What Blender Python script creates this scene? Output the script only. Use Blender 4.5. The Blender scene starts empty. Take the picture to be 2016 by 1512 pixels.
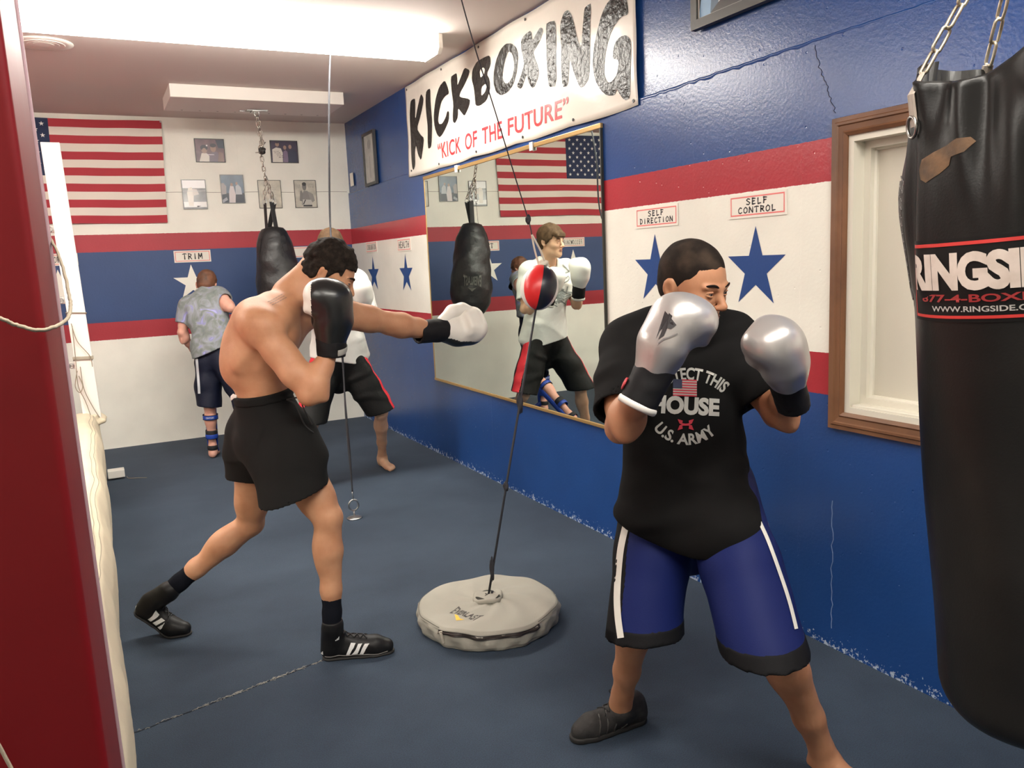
import bpy, bmesh, math, random
import numpy as np
from mathutils import Vector, Matrix
from mathutils.bvhtree import BVHTree

SC = bpy.context.scene
COL = SC.collection

# ---------------------------------------------------------------- camera
CAM_H = 1.57
YAW, PITCH, ROLL, FPX = 0.4689, -0.1496, -0.0443, 1612.93
WX, BY, CZ = 2.463, 8.367, 3.008          # right wall, back wall, ceiling

def cam_axes():
    fw = np.array([math.sin(YAW)*math.cos(PITCH), math.cos(YAW)*math.cos(PITCH), math.sin(PITCH)])
    r0 = np.cross(fw, [0, 0, 1.0]); r0 /= np.linalg.norm(r0); u0 = np.cross(r0, fw)
    r = math.cos(ROLL)*r0 + math.sin(ROLL)*u0
    u = -math.sin(ROLL)*r0 + math.cos(ROLL)*u0
    return fw, r, u
FW, RT, UP = cam_axes()
cd = bpy.data.cameras.new('camera'); cam = bpy.data.objects.new('camera', cd); COL.objects.link(cam)
cd.sensor_fit = 'HORIZONTAL'; cd.sensor_width = 36.0; cd.lens = FPX/2016*36.0
cd.clip_start = 0.05; cd.clip_end = 100
m = Matrix.Identity(4)
for i in range(3):
    m[i][0], m[i][1], m[i][2] = RT[i], UP[i], -FW[i]
m[0][3], m[1][3], m[2][3] = 0, 0, CAM_H
cam.matrix_world = m
SC.camera = cam

# ---------------------------------------------------------------- world, exposure
w = bpy.data.worlds.new('world'); SC.world = w; w.use_nodes = True
w.node_tree.nodes['Background'].inputs[0].default_value = (1.0, 0.93, 0.84, 1)
w.node_tree.nodes['Background'].inputs[1].default_value = 0.3
SC.view_settings.view_transform = 'Standard'
SC.view_settings.look = 'None'
SC.view_settings.gamma = 1.0
SC.view_settings.use_curve_mapping = False
SC.view_settings.exposure = 0.0
TUBE_WATT = 51.0        # emission strength of the fluorescent lamp lenses

def ray(x, y):
    return FW + RT*((x-1008)/FPX) - UP*((y-756)/FPX)
def at(x, y, Y):
    """point of the room seen along a sight line, at distance Y down the hall"""
    d = ray(x, y); return np.array([0, 0, CAM_H]) + d*(Y/d[1])
def vz(x, y, X):
    d = ray(x, y); return np.array([0, 0, CAM_H]) + d*(X/d[0])

# ---------------------------------------------------------------- object helpers
def link(o, parent=None):
    COL.objects.link(o)
    if parent is not None:
        o.parent = parent
        o.matrix_parent_inverse = parent.matrix_basis.inverted()
    return o
def tag(o, label=None, cat=None, group=None, kind=None):
    if label: o['label'] = label
    if cat: o['category'] = cat
    if group: o['group'] = group
    if kind: o['kind'] = kind
    return o
def thing(name, loc, label, cat, group=None):
    o = bpy.data.objects.new(name, None); o.empty_display_size = 0.1
    o.location = loc; COL.objects.link(o)
    return tag(o, label, cat, group)
def mesh_obj(name, me, mats, parent=None, smooth=False):
    if not isinstance(mats, (list, tuple)): mats = [mats]
    for m_ in mats: me.materials.append(m_)
    if smooth:
        me.polygons.foreach_set('use_smooth', [True]*len(me.polygons))
    me.update()
    return link(bpy.data.objects.new(name, me), parent)
class MB:
    """collects shapes of one mesh"""
    def __init__(s): s.v = []; s.f = []; s.m = []
    def add(s, vs, fs, mi=0):
        n = len(s.v); s.v += [tuple(map(float, p)) for p in vs]
        s.f += [tuple(i+n for i in f) for f in fs]; s.m += [mi]*len(fs); return s
    def box(s, a, b, mi=0):
        (x0, y0, z0), (x1, y1, z1) = a, b
        vs = [(x0,y0,z0),(x1,y0,z0),(x1,y1,z0),(x0,y1,z0),(x0,y0,z1),(x1,y0,z1),(x1,y1,z1),(x0,y1,z1)]
        return s.add(vs, [(0,3,2,1),(4,5,6,7),(0,1,5,4),(1,2,6,5),(2,3,7,6),(3,0,4,7)], mi)
    def tube(s, pts, r, n=10, mi=0, cap=True, closed=False, flat=None):
        pts = [np.array(p, float) for p in pts]; N = len(pts); rings = []
        rr = r if hasattr(r, '__len__') else [r]*N
        up = None
        for i, p in enumerate(pts):
            if closed: t = pts[(i+1) % N]-pts[i-1]
            else: t = pts[min(i+1, N-1)]-pts[max(i-1, 0)]
            t = t/(np.linalg.norm(t)+1e-12)
            if up is None:
                a = np.array([0, 0, 1.0]) if abs(t[2]) < .9 else np.array([1.0, 0, 0])
                if flat is not None: a = np.array(flat, float)
                up = a-t*(a@t); up /= np.linalg.norm(up)
            else:
                up = up-t*(up@t); up /= (np.linalg.norm(up)+1e-12)
            sd = np.cross(t, up)
            r1, r2 = (rr[i] if hasattr(rr[i], '__len__') else (rr[i], rr[i]))
            rings.append([p+up*r1*math.cos(2*math.pi*k/n)+sd*r2*math.sin(2*math.pi*k/n) for k in range(n)])
        vs = [q for g in rings for q in g]; fs = []
        for i in range(N if closed else N-1):
            j = (i+1) % N
            for k in range(n):
                fs.append((i*n+k, i*n+(k+1) % n, j*n+(k+1) % n, j*n+k))
        if cap and not closed:
            fs.append(tuple(range(n))[::-1]); fs.append(tuple((N-1)*n+k for k in range(n)))
        return s.add(vs, fs, mi)
    def lathe(s, c, prof, n=32, mi=0, axis=2):
        c = np.array(c, float); vs = []; fs = []
        for r, z in prof:
            for k in range(n):
                a = 2*math.pi*k/n; q = [r*math.cos(a), r*math.sin(a), z]
                if axis == 0: q = [q[2], q[0], q[1]]
                if axis == 1: q = [q[0], q[2], q[1]]
                vs.append(c+np.array(q))
        for i in range(len(prof)-1):
            for k in range(n):
                fs.append((i*n+k, i*n+(k+1) % n, (i+1)*n+(k+1) % n, (i+1)*n+k))
        if prof[0][0] > 1e-6: fs.append(tuple(range(n))[::-1])
        if prof[-1][0] > 1e-6: fs.append(tuple((len(prof)-1)*n+k for k in range(n)))
        return s.add(vs, fs, mi)
    def poly(s, pts, mi=0): return s.add(pts, [tuple(range(len(pts)))], mi)
    def prism(s, pts, off, mi=0):
        n = len(pts); off = np.array(off, float); P = [np.array(p, float) for p in pts]
        fs = [tuple(range(n))[::-1], tuple(range(n, 2*n))]+[(i, (i+1) % n, n+(i+1) % n, n+i) for i in range(n)]
        return s.add(P+[p+off for p in P], fs, mi)
    def build(s, name, mats, parent=None, smooth=False, bevel=0, seg=2, auto=False):
        me = bpy.data.meshes.new(name); me.from_pydata(s.v, [], s.f)
        me.polygons.foreach_set('material_index', s.m)
        bm = bmesh.new(); bm.from_mesh(me)
        bmesh.ops.remove_doubles(bm, verts=bm.verts, dist=1e-6)
        bmesh.ops.recalc_face_normals(bm, faces=bm.faces)
        if auto:
            for f in bm.faces: f.smooth = True
            for e in bm.edges:
                if len(e.link_faces) == 2 and e.calc_face_angle(0) > .6: e.smooth = False
        bm.to_mesh(me); bm.free()
        o = mesh_obj(name, me, mats, parent, smooth)
        if bevel:
            b = o.modifiers.new('bevel', 'BEVEL'); b.width = bevel; b.segments = seg; b.limit_method = 'ANGLE'; b.angle_limit = .7
        return o

# ---------------------------------------------------------------- materials
def newmat(name):
    m_ = bpy.data.materials.new(name); m_.use_nodes = True
    nt = m_.node_tree; b = nt.nodes['Principled BSDF']; return m_, nt, b
def N(nt, t, **kw):
    n = nt.nodes.new(t)
    for k, v in kw.items():
        if k.startswith('i_'):
            k = k[2:]; n.inputs[int(k) if k.isdigit() else k.replace('_', ' ')].default_value = v
        else: setattr(n, k, v)
    return n
def bump(nt, b, h, strength=.3, dist=.01):
    bp = N(nt, 'ShaderNodeBump'); bp.inputs['Strength'].default_value = strength; bp.inputs['Distance'].default_value = dist
    nt.links.new(h, bp.inputs['Height']); nt.links.new(bp.outputs[0], b.inputs['Normal']); return bp
def mat(name, col, rough=.5, metal=0, bumps=None, var=None, sss=0, emit=None, coat=0, spec=None, sheen=0):
    """bumps=(scale,strength,dist); var=(scale, colour2, low, high)"""
    m_, nt, b = newmat(name)
    c = tuple(col)+(1,)
    b.inputs['Base Color'].default_value = c; b.inputs['Roughness'].default_value = rough; b.inputs['Metallic'].default_value = metal
    if spec is not None: b.inputs['Specular IOR Level'].default_value = spec
    if coat: b.inputs['Coat Weight'].default_value = coat; b.inputs['Coat Roughness'].default_value = .15
    if sheen: b.inputs['Sheen Weight'].default_value = sheen
    tc = N(nt, 'ShaderNodeTexCoord')
    if sss:
        b.inputs['Subsurface Weight'].default_value = sss; b.inputs['Subsurface Radius'].default_value = (.012, .004, .002); b.inputs['Subsurface Scale'].default_value = 1
    if var:
        n = N(nt, 'ShaderNodeTexNoise', i_Scale=var[0], i_Detail=5.0); nt.links.new(tc.outputs['Object'], n.inputs['Vector'])
        r = N(nt, 'ShaderNodeValToRGB'); r.color_ramp.elements[0].position = var[2]; r.color_ramp.elements[1].position = var[3]
        r.color_ramp.elements[0].color = c; r.color_ramp.elements[1].color = tuple(var[1])+(1,)
        nt.links.new(n.outputs[0], r.inputs[0]); nt.links.new(r.outputs[0], b.inputs['Base Color'])
    if bumps:
        n = N(nt, 'ShaderNodeTexNoise', i_Scale=bumps[0], i_Detail=6.0); nt.links.new(tc.outputs['Object'], n.inputs['Vector'])
        bump(nt, b, n.outputs[0], bumps[1], bumps[2])
    if emit:
        b.inputs['Emission Color'].default_value = tuple(emit[0])+(1,); b.inputs['Emission Strength'].default_value = emit[1]
    return m_
# ================================================================ the room
NAVY = (0.012, 0.056, 0.215); REDP = (0.37, 0.022, 0.036); CREAM = (0.82, 0.81, 0.725)
def wall_mat(name, bands, chips=False, gloss=.32, pits=1.0, axis='Y', seams=()):
    """painted concrete: horizontal bands of paint, pits, trowel bumps, form seams"""
    m_, nt, b = newmat(name)
    L = nt.links.new
    tc = N(nt, 'ShaderNodeTexCoord'); sp = N(nt, 'ShaderNodeSeparateXYZ'); L(tc.outputs['Object'], sp.inputs[0])
    nz = N(nt, 'ShaderNodeTexNoise', i_Scale=60.0, i_Detail=3.0); L(tc.outputs['Object'], nz.inputs['Vector'])
    jit = N(nt, 'ShaderNodeMath', operation='MULTIPLY_ADD'); L(nz.outputs[0], jit.inputs[0]); jit.inputs[1].default_value = .006; L(sp.outputs['Z'], jit.inputs[2])
    cur = None
    for zt, c in bands:       # from the floor upwards: colour above zt
        if cur is None:
            rgb = N(nt, 'ShaderNodeRGB'); rgb.outputs[0].default_value = tuple(c)+(1,); cur = rgb.outputs[0]; continue
        g = N(nt, 'ShaderNodeMath', operation='GREATER_THAN'); L(jit.outputs[0], g.inputs[0]); g.inputs[1].default_value = zt+.003
        mx = N(nt, 'ShaderNodeMix', data_type='RGBA'); L(g.outputs[0], mx.inputs[0]); L(cur, mx.inputs[6]); mx.inputs[7].default_value = tuple(c)+(1,); cur = mx.outputs[2]
    big = N(nt, 'ShaderNodeTexNoise', i_Scale=3.0, i_Detail=4.0); L(tc.outputs['Object'], big.inputs['Vector'])
    rp = N(nt, 'ShaderNodeMapRange'); L(big.outputs[0], rp.inputs[0]); rp.inputs[1].default_value = .3; rp.inputs[2].default_value = .7; rp.inputs[3].default_value = .93; rp.inputs[4].default_value = 1.04
    mul = N(nt, 'ShaderNodeMix', data_type='RGBA', blend_type='MULTIPLY'); mul.inputs[0].default_value = 1; L(cur, mul.inputs[6]); L(rp.outputs[0], mul.inputs[7]); cur = mul.outputs[2]
    if chips:     # chipped paint along the floor line
        cn = N(nt, 'ShaderNodeTexNoise', i_Scale=55.0, i_Detail=5.0, i_Roughness=.7); L(tc.outputs['Object'], cn.inputs['Vector'])
        hz = N(nt, 'ShaderNodeMapRange'); L(sp.outputs['Z'], hz.inputs[0]); hz.inputs[1].default_value = .005; hz.inputs[2].default_value = .085; hz.inputs[3].default_value = .53; hz.inputs[4].default_value = .74
        gt = N(nt, 'ShaderNodeMath', operation='GREATER_THAN'); L(cn.outputs[0], gt.inputs[0]); L(hz.outputs[0], gt.inputs[1])
        mx = N(nt, 'ShaderNodeMix', data_type='RGBA'); L(gt.outputs[0], mx.inputs[0]); L(cur, mx.inputs[6]); mx.inputs[7].default_value = (.42, .50, .62, 1); cur = mx.outputs[2]
    L(cur, b.inputs['Base Color'])
    b.inputs['Roughness'].default_value = gloss
    # relief
    n1 = N(nt, 'ShaderNodeTexNoise', i_Scale=75.0, i_Detail=7.0); L(tc.outputs['Object'], n1.inputs['Vector'])
    vo = N(nt, 'ShaderNodeTexVoronoi', i_Scale=24.0); L(tc.outputs['Object'], vo.inputs['Vector'])
    pr = N(nt, 'ShaderNodeMapRange'); L(vo.outputs['Distance'], pr.inputs[0]); pr.inputs[1].default_value = .05; pr.inputs[2].default_value = .13; pr.inputs[3].default_value = -.8*pits; pr.inputs[4].default_value = 0
    msk = N(nt, 'ShaderNodeMath', operation='GREATER_THAN'); L(vo.outputs['Color'], msk.inputs[0]); msk.inputs[1].default_value = .55
    pm = N(nt, 'ShaderNodeMath', operation='MULTIPLY'); L(pr.outputs[0], pm.inputs[0]); L(msk.outputs[0], pm.inputs[1])
    ad = N(nt, 'ShaderNodeMath', operation='MULTIPLY_ADD'); L(n1.outputs[0], ad.inputs[0]); ad.inputs[1].default_value = .55; L(pm.outputs[0], ad.inputs[2]); h = ad.outputs[0]
    for s_ in seams:          # vertical form-board seams
        wv = N(nt, 'ShaderNodeMath', operation='MULTIPLY_ADD'); L(nz.outputs[0], wv.inputs[0]); wv.inputs[1].default_value = .02; L(sp.outputs[axis], wv.inputs[2])
        df = N(nt, 'ShaderNodeMath', operation='COMPARE'); L(wv.outputs[0], df.inputs[0]); df.inputs[1].default_value = s_+.01; df.inputs[2].default_value = .004
        mm = N(nt, 'ShaderNodeMath', operation='MULTIPLY_ADD'); L(df.outputs[0], mm.inputs[0]); mm.inputs[1].default_value = .6; L(h, mm.inputs[2]); h = mm.outputs[0]
    bump(nt, b, h, .6, .0024)
    return m_
ZS = (1.0106, 1.171, 1.8064, 1.9614)
m_right = wall_mat('paint_right', [(0, NAVY), (ZS[0], REDP), (ZS[1], CREAM), (ZS[2], REDP), (ZS[3], NAVY)], chips=True, gloss=.25, seams=(.9, 1.55, 2.34, 2.97, 3.9, 5.2, 6.77, 7.71, 7.95))
m_back = wall_mat('paint_back', [(0, CREAM), (ZS[0], REDP), (ZS[1], (.022, .058, .17)), (ZS[2], REDP), (ZS[3], CREAM)], gloss=.5, pits=.5, axis='X', seams=(.8, 1.4, 2.1))
m_plain = mat('paint_plain', CREAM, .55, bumps=(30, .3, .004))
m_ceil = mat('ceiling_paint', (.62, .56, .52), .8, bumps=(160, .15, .002))
XL, YN = -4.6, -3.2
# right wall with a window opening; concrete below, slightly recessed framed wall above
WY0, WY1, WZ0, WZ1 = 1.36, 2.12, .953, 1.957
mb = MB()
JZ = 2.318
mb.box((WX, YN, 0), (WX+.2, WY0, JZ)); mb.box((WX, WY1, 0), (WX+.2, BY, JZ)); mb.box((WX, WY0, 0), (WX+.2, WY1, WZ0)); mb.box((WX, WY0, WZ1), (WX+.2, WY1, JZ))
mb.box((WX+.012, YN, JZ), (WX+.2, BY, CZ))
o = mb.build('wall_right', m_right); tag(o, kind='structure')
# ragged cement lip where the framed wall sits on the concrete
random.seed(5)
mb = MB(); ys = np.arange(YN, BY, .035); A = []
for y in ys:
    e = .0015+.0035*math.sin(y*3.1)+random.uniform(-.0015, .0025); t = .003*math.sin(y*1.3)+random.uniform(-.002, .002)
    A.append((max(.002, e), t))
vs = []; fs = []
for y, (e, t) in zip(ys, A):
    vs += [(WX+.013, y, JZ+.004+t), (WX-e*.5, y, JZ+.003+t), (WX-e*.5, y, JZ-.003+t*2), (WX+.001, y, JZ-.012+t*3)]
for i in range(len(ys)-1):
    for k in range(3): fs.append((i*4+k, i*4+k+1, i*4+k+5, i*4+k+4))
mb.add(vs, fs); lipm = mat('paint_lip', NAVY, .22)
o = mb.build('trim_1', lipm, smooth=True); tag(o, kind='structure')
# cracks
def crack(pts, name, col):
    mb = MB(); random.seed(3); P = []
    for (a, b_) in zip(pts[:-1], pts[1:]):
        n = 7
        for i in range(n):
            t = i/n; P.append((a[0]+(b_[0]-a[0])*t+random.uniform(-.006, .006), a[1]+(b_[1]-a[1])*t))
    mb.tube([(WX-.0005, y, z) for y, z in P], .0016, 5); return mb
o = crack([(2.285, 2.30), (2.262, 2.22), (2.225, 2.15), (2.21, 2.10), (2.18, 2.035)], 'crack', 0).build('wall_crack', mat('crack_dark', (.012, .02, .06), .6)); o.parent = bpy.data.objects['wall_right']
o = crack([(2.175, .60), (2.17, .42), (2.168, .2), (2.165, .06)], 'crack', 0).build('scratch', mat('chalk', (.16, .24, .42), .6)); o.parent = bpy.data.objects['wall_right']
MB().box((XL, BY, 0), (WX+.2, BY+.2, CZ)).build('wall_back', m_back); tag(bpy.data.objects['wall_back'], kind='structure')
MB().box((XL-.2, YN, 0), (XL, BY+.2, CZ)).build('wall_left', m_plain); tag(bpy.data.objects['wall_left'], kind='structure')
MB().box((XL-.2, YN-.2, 0), (WX+.2, YN, CZ)).build('wall_near', m_plain); tag(bpy.data.objects['wall_near'], kind='structure')
MB().box((XL-.2, YN-.2, CZ), (WX+.2, BY+.2, CZ+.15)).build('ceiling', m_ceil); tag(bpy.data.objects['ceiling'], kind='structure')
# joint line across the back wall and small dirt stains near its foot
o = MB().tube([(x, BY-.0005, 2.334+.002*math.sin(x*9)) for x in np.arange(-1.5, WX-.01, .05)], .0022, 5).build('wall_joint', mat('joint_grey', (.25, .22, .19), .8)); o.parent = bpy.data.objects['wall_back']
# carpet
m_, nt, b = newmat('carpet'); L = nt.links.new
tc = N(nt, 'ShaderNodeTexCoord')
n1 = N(nt, 'ShaderNodeTexNoise', i_Scale=1.3, i_Detail=5.0, i_Roughness=.6); L(tc.outputs['Object'], n1.inputs['Vector'])
r = N(nt, 'ShaderNodeValToRGB'); r.color_ramp.elements[0].position = .38; r.color_ramp.elements[1].position = .7
r.color_ramp.elements[0].color = (.010, .022, .042, 1); r.color_ramp.elements[1].color = (.024, .042, .069, 1)
L(n1.outputs[0], r.inputs[0])
n2 = N(nt, 'ShaderNodeTexNoise', i_Scale=260.0, i_Detail=3.0); L(tc.outputs['Object'], n2.inputs['Vector'])
mr = N(nt, 'ShaderNodeMapRange'); L(n2.outputs[0], mr.inputs[0]); mr.inputs[1].default_value = .3; mr.inputs[2].default_value = .7; mr.inputs[3].default_value = .6; mr.inputs[4].default_value = 1.45
mx = N(nt, 'ShaderNodeMix', data_type='RGBA', blend_type='MULTIPLY'); mx.inputs[0].default_value = 1; L(r.outputs[0], mx.inputs[6]); L(mr.outputs[0], mx.inputs[7]); L(mx.outputs[2], b.inputs['Base Color'])
b.inputs['Roughness'].default_value = .92; b.inputs['Sheen Weight'].default_value = .08; b.inputs['Sheen Tint'].default_value = (.6, .7, .8, 1)
bump(nt, b, n2.outputs[0], .6, .003); m_carpet = m_
MB().box((XL-.2, YN-.2, -.1), (WX+.2, BY+.2, 0)).build('floor', m_carpet); tag(bpy.data.objects['floor'], kind='structure')
FL = bpy.data.objects['floor']
# carpet seam: a frayed split running across the hall
a, b_ = (-.04, 2.98), (.86, 3.20)
m_fray = mat('carpet_fray', (.30, .29, .26), .9); m_dark = mat('seam_dark', (.006, .01, .018), .95)
random.seed(8)
P = [(a[0]+(b_[0]-a[0])*t+0, a[1]+(b_[1]-a[1])*t+random.uniform(-.003, .003), .0008) for t in np.linspace(0, 1.12, 60)]
o = MB().tube(P, [(.001, .0035)]*60, 6).build('carpet_seam', m_dark, FL)
mb = MB()
for i in range(150):
    t = random.gauss(.5, .2) if i % 3 else random.uniform(.03, 1)
    if not 0.02 < t < 1: continue
    x = a[0]+(b_[0]-a[0])*t; y = a[1]+(b_[1]-a[1])*t+random.uniform(-.006, .006); an = random.uniform(-.4, .9)
    l = random.uniform(.006, .022); mb.tube([(x, y, .001), (x+l*.5*math.cos(an), y+l*.5*math.sin(an), .004), (x+l*math.cos(an), y+l*math.sin(an), .001)], .0009, 4)
mb.build('seam_fibres', m_fray, FL)
# ---- painted stars
def star_pts(c, R, ang=0):
    out = []
    for k in range(10):
        rr = R if k % 2 == 0 else R*.382; t = math.pi/2+k*math.pi/5+ang
        out.append((c[0]+rr*math.cos(t), c[1]+rr*math.sin(t)))
    return out
def star_mesh(mb, c, R, fn, mi=0):
    p = star_pts(c, R); vs = [fn(c[0], c[1])]+[fn(*q) for q in p]
    mb.add(vs, [(0, 1+i, 1+(i+1) % 10) for i in range(10)], mi)
m_star = mat('star_blue', NAVY, .3, bumps=(38, .3, .003)); m_starw = mat('star_cream', CREAM, .5, bumps=(38, .3, .003))
WR, WB = bpy.data.objects['wall_right'], bpy.data.objects['wall_back']
for y in (7.708, 6.795, 5.7, 4.55, 3.262, 2.584):
    if 3.7 < y < 6.2: continue
    mb = MB(); star_mesh(mb, (-y, 1.492), .174, lambda u, v: (WX-.0012, -u, v)); mb.build('painted_star', m_star, WR)
for x in (-1.18, -.225, .886, 1.985):
    mb = MB(); star_mesh(mb, (x, 1.492), .174, lambda u, v: (u, BY-.0012, v)); mb.build('painted_star', m_starw, WB)
# ---- brush lettering: strokes in a 0..1 box, (x, y) lists
GL = {
'A': [[(.05,0),(.45,1)],[(.45,1),(.95,.0)],[(.2,.42),(.8,.42)]], 'B': [[(.15,0),(.15,1)],[(.1,1),(.8,.85),(.7,.55),(.2,.52)],[(.2,.52),(.9,.4),(.85,.1),(.1,0)]],
'C': [[(.9,.85),(.5,1),(.12,.6),(.2,.12),(.6,0),(.92,.18)]], 'D': [[(.2,0),(.2,1)],[(.05,1),(.75,.85),(.92,.45),(.7,.08),(.1,0)]],
'E': [[(.2,0),(.2,1)],[(.1,1),(.9,.93)],[(.2,.52),(.75,.55)],[(.15,.02),(.9,.08)]], 'F': [[(.22,0),(.25,1)],[(.1,1),(.92,.92)],[(.22,.52),(.8,.56)]],
'G': [[(.9,.85),(.5,1),(.12,.6),(.2,.12),(.6,0),(.9,.12),(.9,.45)],[(.55,.45),(.95,.47)]], 'H': [[(.12,0),(.18,1)],[(.85,0),(.88,1)],[(.12,.5),(.9,.55)]],
'I': [[(.5,0),(.5,1)]], 'K': [[(.15,0),(.15,1)],[(.9,1),(.2,.5)],[(.2,.5),(.9,0)]], 'L': [[(.2,1),(.2,0)],[(.15,.02),(.9,.1)]],
'M': [[(.08,0),(.15,1)],[(.15,1),(.5,.3)],[(.5,.3),(.85,1)],[(.85,1),(.95,0)]], 'N': [[(.1,0),(.14,1)],[(.1,1),(.88,0)],[(.88,0),(.9,1)]],
'O': [[(.5,1),(.1,.65),(.15,.15),(.5,0),(.88,.25),(.88,.75),(.5,1)]], 'P': [[(.2,0),(.2,1)],[(.1,1),(.85,.85),(.75,.5),(.2,.45)]],
'R': [[(.2,0),(.2,1)],[(.1,1),(.85,.85),(.75,.55),(.2,.5)],[(.4,.5),(.95,0)]], 'S': [[(.9,.88),(.4,1),(.1,.75),(.5,.52),(.9,.3),(.6,0),(.08,.1)]],
'T': [[(.5,0),(.5,.95)],[(.02,.88),(.5,1),(.98,.92)]], 'V': [[(.05,1),(.5,0)],[(.5,0),(.95,1)]], 'W': [[(.03,1),(.25,0)],[(.25,0),(.5,.8)],[(.5,.8),(.75,0)],[(.75,0),(.97,1)]],
'X': [[(.1,1),(.9,0)],[(.9,1),(.1,0)]], 'Y': [[(.05,1),(.5,.5)],[(.95,1),(.5,.5),(.5,0)]], 'U': [[(.12,1),(.15,.2),(.5,0),(.85,.2),(.88,1)]],
'.': [[(.4,0),(.5,.05)]], '-': [[(.15,.5),(.85,.5)]], ' ': []}
def brush_text(mb, s, x0, y0, w, h, th, fn, wide=None, mi=0, taper=True):
    """tapered brush strokes of a word in the box (x0,y0,w,h); fn maps plane to room"""
    n = len(s); adv = w/n
    for i, ch in enumerate(s):
        for st in GL.get(ch, []):
            P = [np.array([x0+adv*(i+.08+.80*p[0]), y0+h*p[1]]) for p in st]
            for a, b2 in zip(P[:-1], P[1:]):
                d = b2-a; l = np.linalg.norm(d); d = d/(l+1e-9); nn = np.array([-d[1], d[0]])
                t0, t1 = (th*.75, th*.38) if taper and len(P) == 2 else (th*.5, th*.5)
                q = [a-d*th*.3-nn*t0*.3, a+nn*t0-d*th*.1, a+d*l*.6+nn*(t0+t1)*.5, b2+nn*t1+d*th*.15, b2-nn*t1+d*th*.15, a+d*l*.5-nn*(t0+t1)*.5, a-nn*t0+d*th*.2]
                mb.add([fn(*z) for z in q], [tuple(range(7))], mi)
m_paper = mat('sign_card', (.78, .74, .66), .55); m_red = mat('sign_red', (.75, .18, .17), .6); m_ink = mat('ink', (.02, .017, .02), .6)
def sign(lines, c, w, h, fn, nrm, label, group):
    """laminated card with a thin red border; fn(u,v,depth) maps to the wall"""
    t = thing('virtue_sign', fn(c[0], c[1], 0), label, 'sign', group)
    mb = MB(); a = [(-w/2, -h/2), (w/2, -h/2), (w/2, h/2), (-w/2, h/2)]
    mb.prism([fn(c[0]+p[0], c[1]+p[1], .001) for p in a], np.array(fn(0, 0, .003))-np.array(fn(0, 0, 0))); mb.build('card', m_paper, t)
    mb = MB(); i0, i1 = .010, .0155
    for k in range(4):
        p, q = a[k], a[(k+1) % 4]
        def ins(z, e): return (c[0]+z[0]-math.copysign(e, z[0]), c[1]+z[1]-math.copysign(e, z[1]))
        mb.add([fn(*ins(p, i0), .0046), fn(*ins(q, i0), .0046), fn(*ins(q, i1), .0046), fn(*ins(p, i1), .0046)], [(0, 1, 2, 3)])
    mb.build('border', m_red, t)
    if lines:
        mb = MB(); n = len(lines); ih = h*.68/n
        for i, s in enumerate(lines):
            ww = min(w*.80, len(s)*ih*.95 if n > 1 else len(s)*ih*.62); y0 = c[1]+h*.34-ih*(i+1)+ih*.14
            brush_text(mb, s, c[0]-ww/2, y0, ww, ih*.72, min(ih*.15, ww/len(s)*.17), lambda u, v: fn(u, v, .0046))
        mb.build('lettering', m_ink, t)
    return t
fR = lambda u, v, d: (WX-d, -u, v); fB = lambda u, v, d: (u, BY-d, v)
G = 'virtue signs pinned above the painted stars'
sign(['COORDINATION'], (-7.715, 1.755), .335, .103, fR, 0, 'small white sign reading COORDINATION above the star nearest the room corner', G)
sign(['HEALTH'], (-6.80, 1.745), .33, .108, fR, 0, 'white sign reading HEALTH with red border on the right wall', G)
sign(['SELF', 'DIRECTION'], (-3.247, 1.748), .33, .10, fR, 0, 'white sign reading SELF DIRECTION just right of the mirror', G)
sign(['SELF', 'CONTROL'], (-2.575, 1.75), .325, .098, fR, 0, 'white sign reading SELF CONTROL beside the window', G)
sign(['FELLOWSHIP'], (-.22, 1.752), .33, .105, fB, 0, 'white sign reading FELLOWSHIP on back wall behind the ring post', G)
sign(['TRIM'], (.909, 1.741), .328, .11, fB, 0, 'white sign reading TRIM on back wall above the boy in grey', G)
sign([], (1.985, 1.745), .33, .108, fB, 0, 'white card on back wall mostly hidden behind the hanging black bag', G)
# ================================================================ flag
def cloth_h(u, v):       # gentle drape of the flag away from the wall
    return .014+.008*math.sin(9*u+5*v)+.006*math.sin(23*u+14*v+1)*min(1, u*2)+.014*max(0, math.sin(7*(u+v*.7)-1.0))*min(1, max(0, u-.2)*4)
t = thing('american_flag', (0, BY-.02, 2.5), 'large american flag pinned flat on the back wall', 'flag')
fx0, fx1 = -.765, .755
def flagpt(u, v, e=0):   # u 0..1 across, v 0..1 downwards
    sag = .012*math.sin(math.pi*u)*0
    x = fx0+(fx1-fx0)*u-.035*v*(u-.0)+.0*v
    z = 2.972-.905*v+.010*math.sin(math.pi*u)*(1-v)*-1-.020*v*(1-u)+.01*math.sin(5*u)*v
    return (x, BY-.004-cloth_h(u, v)-e, z)
m_fr = mat('flag_red', (.40, .03, .045), .75, bumps=(220, .1, .002)); m_fw = mat('flag_white', (.74, .68, .60), .75, bumps=(220, .1, .002)); m_fb = mat('flag_blue', (.012, .025, .075), .75)
def patch(mb, u0, u1, v0, v1, nu, nv, mi, e=0):
    vs = [flagpt(u0+(u1-u0)*i/nu, v0+(v1-v0)*j/nv, e) for j in range(nv+1) for i in range(nu+1)]
    mb.add(vs, [(j*(nu+1)+i, j*(nu+1)+i+1, (j+1)*(nu+1)+i+1, (j+1)*(nu+1)+i) for j in range(nv) for i in range(nu)], mi)
mb = MB()
for s in range(13):
    patch(mb, 0.4 if s < 7 else 0, 1, s/13, (s+1)/13, 60, 3, 0 if s % 2 == 0 else 1)
mb.build('stripes', [m_fr, m_fw], t, smooth=True)
mb = MB(); patch(mb, 0, .4, 0, 7/13, 30, 14, 0); mb.build('canton', m_fb, t, smooth=True)
mb = MB()
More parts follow.
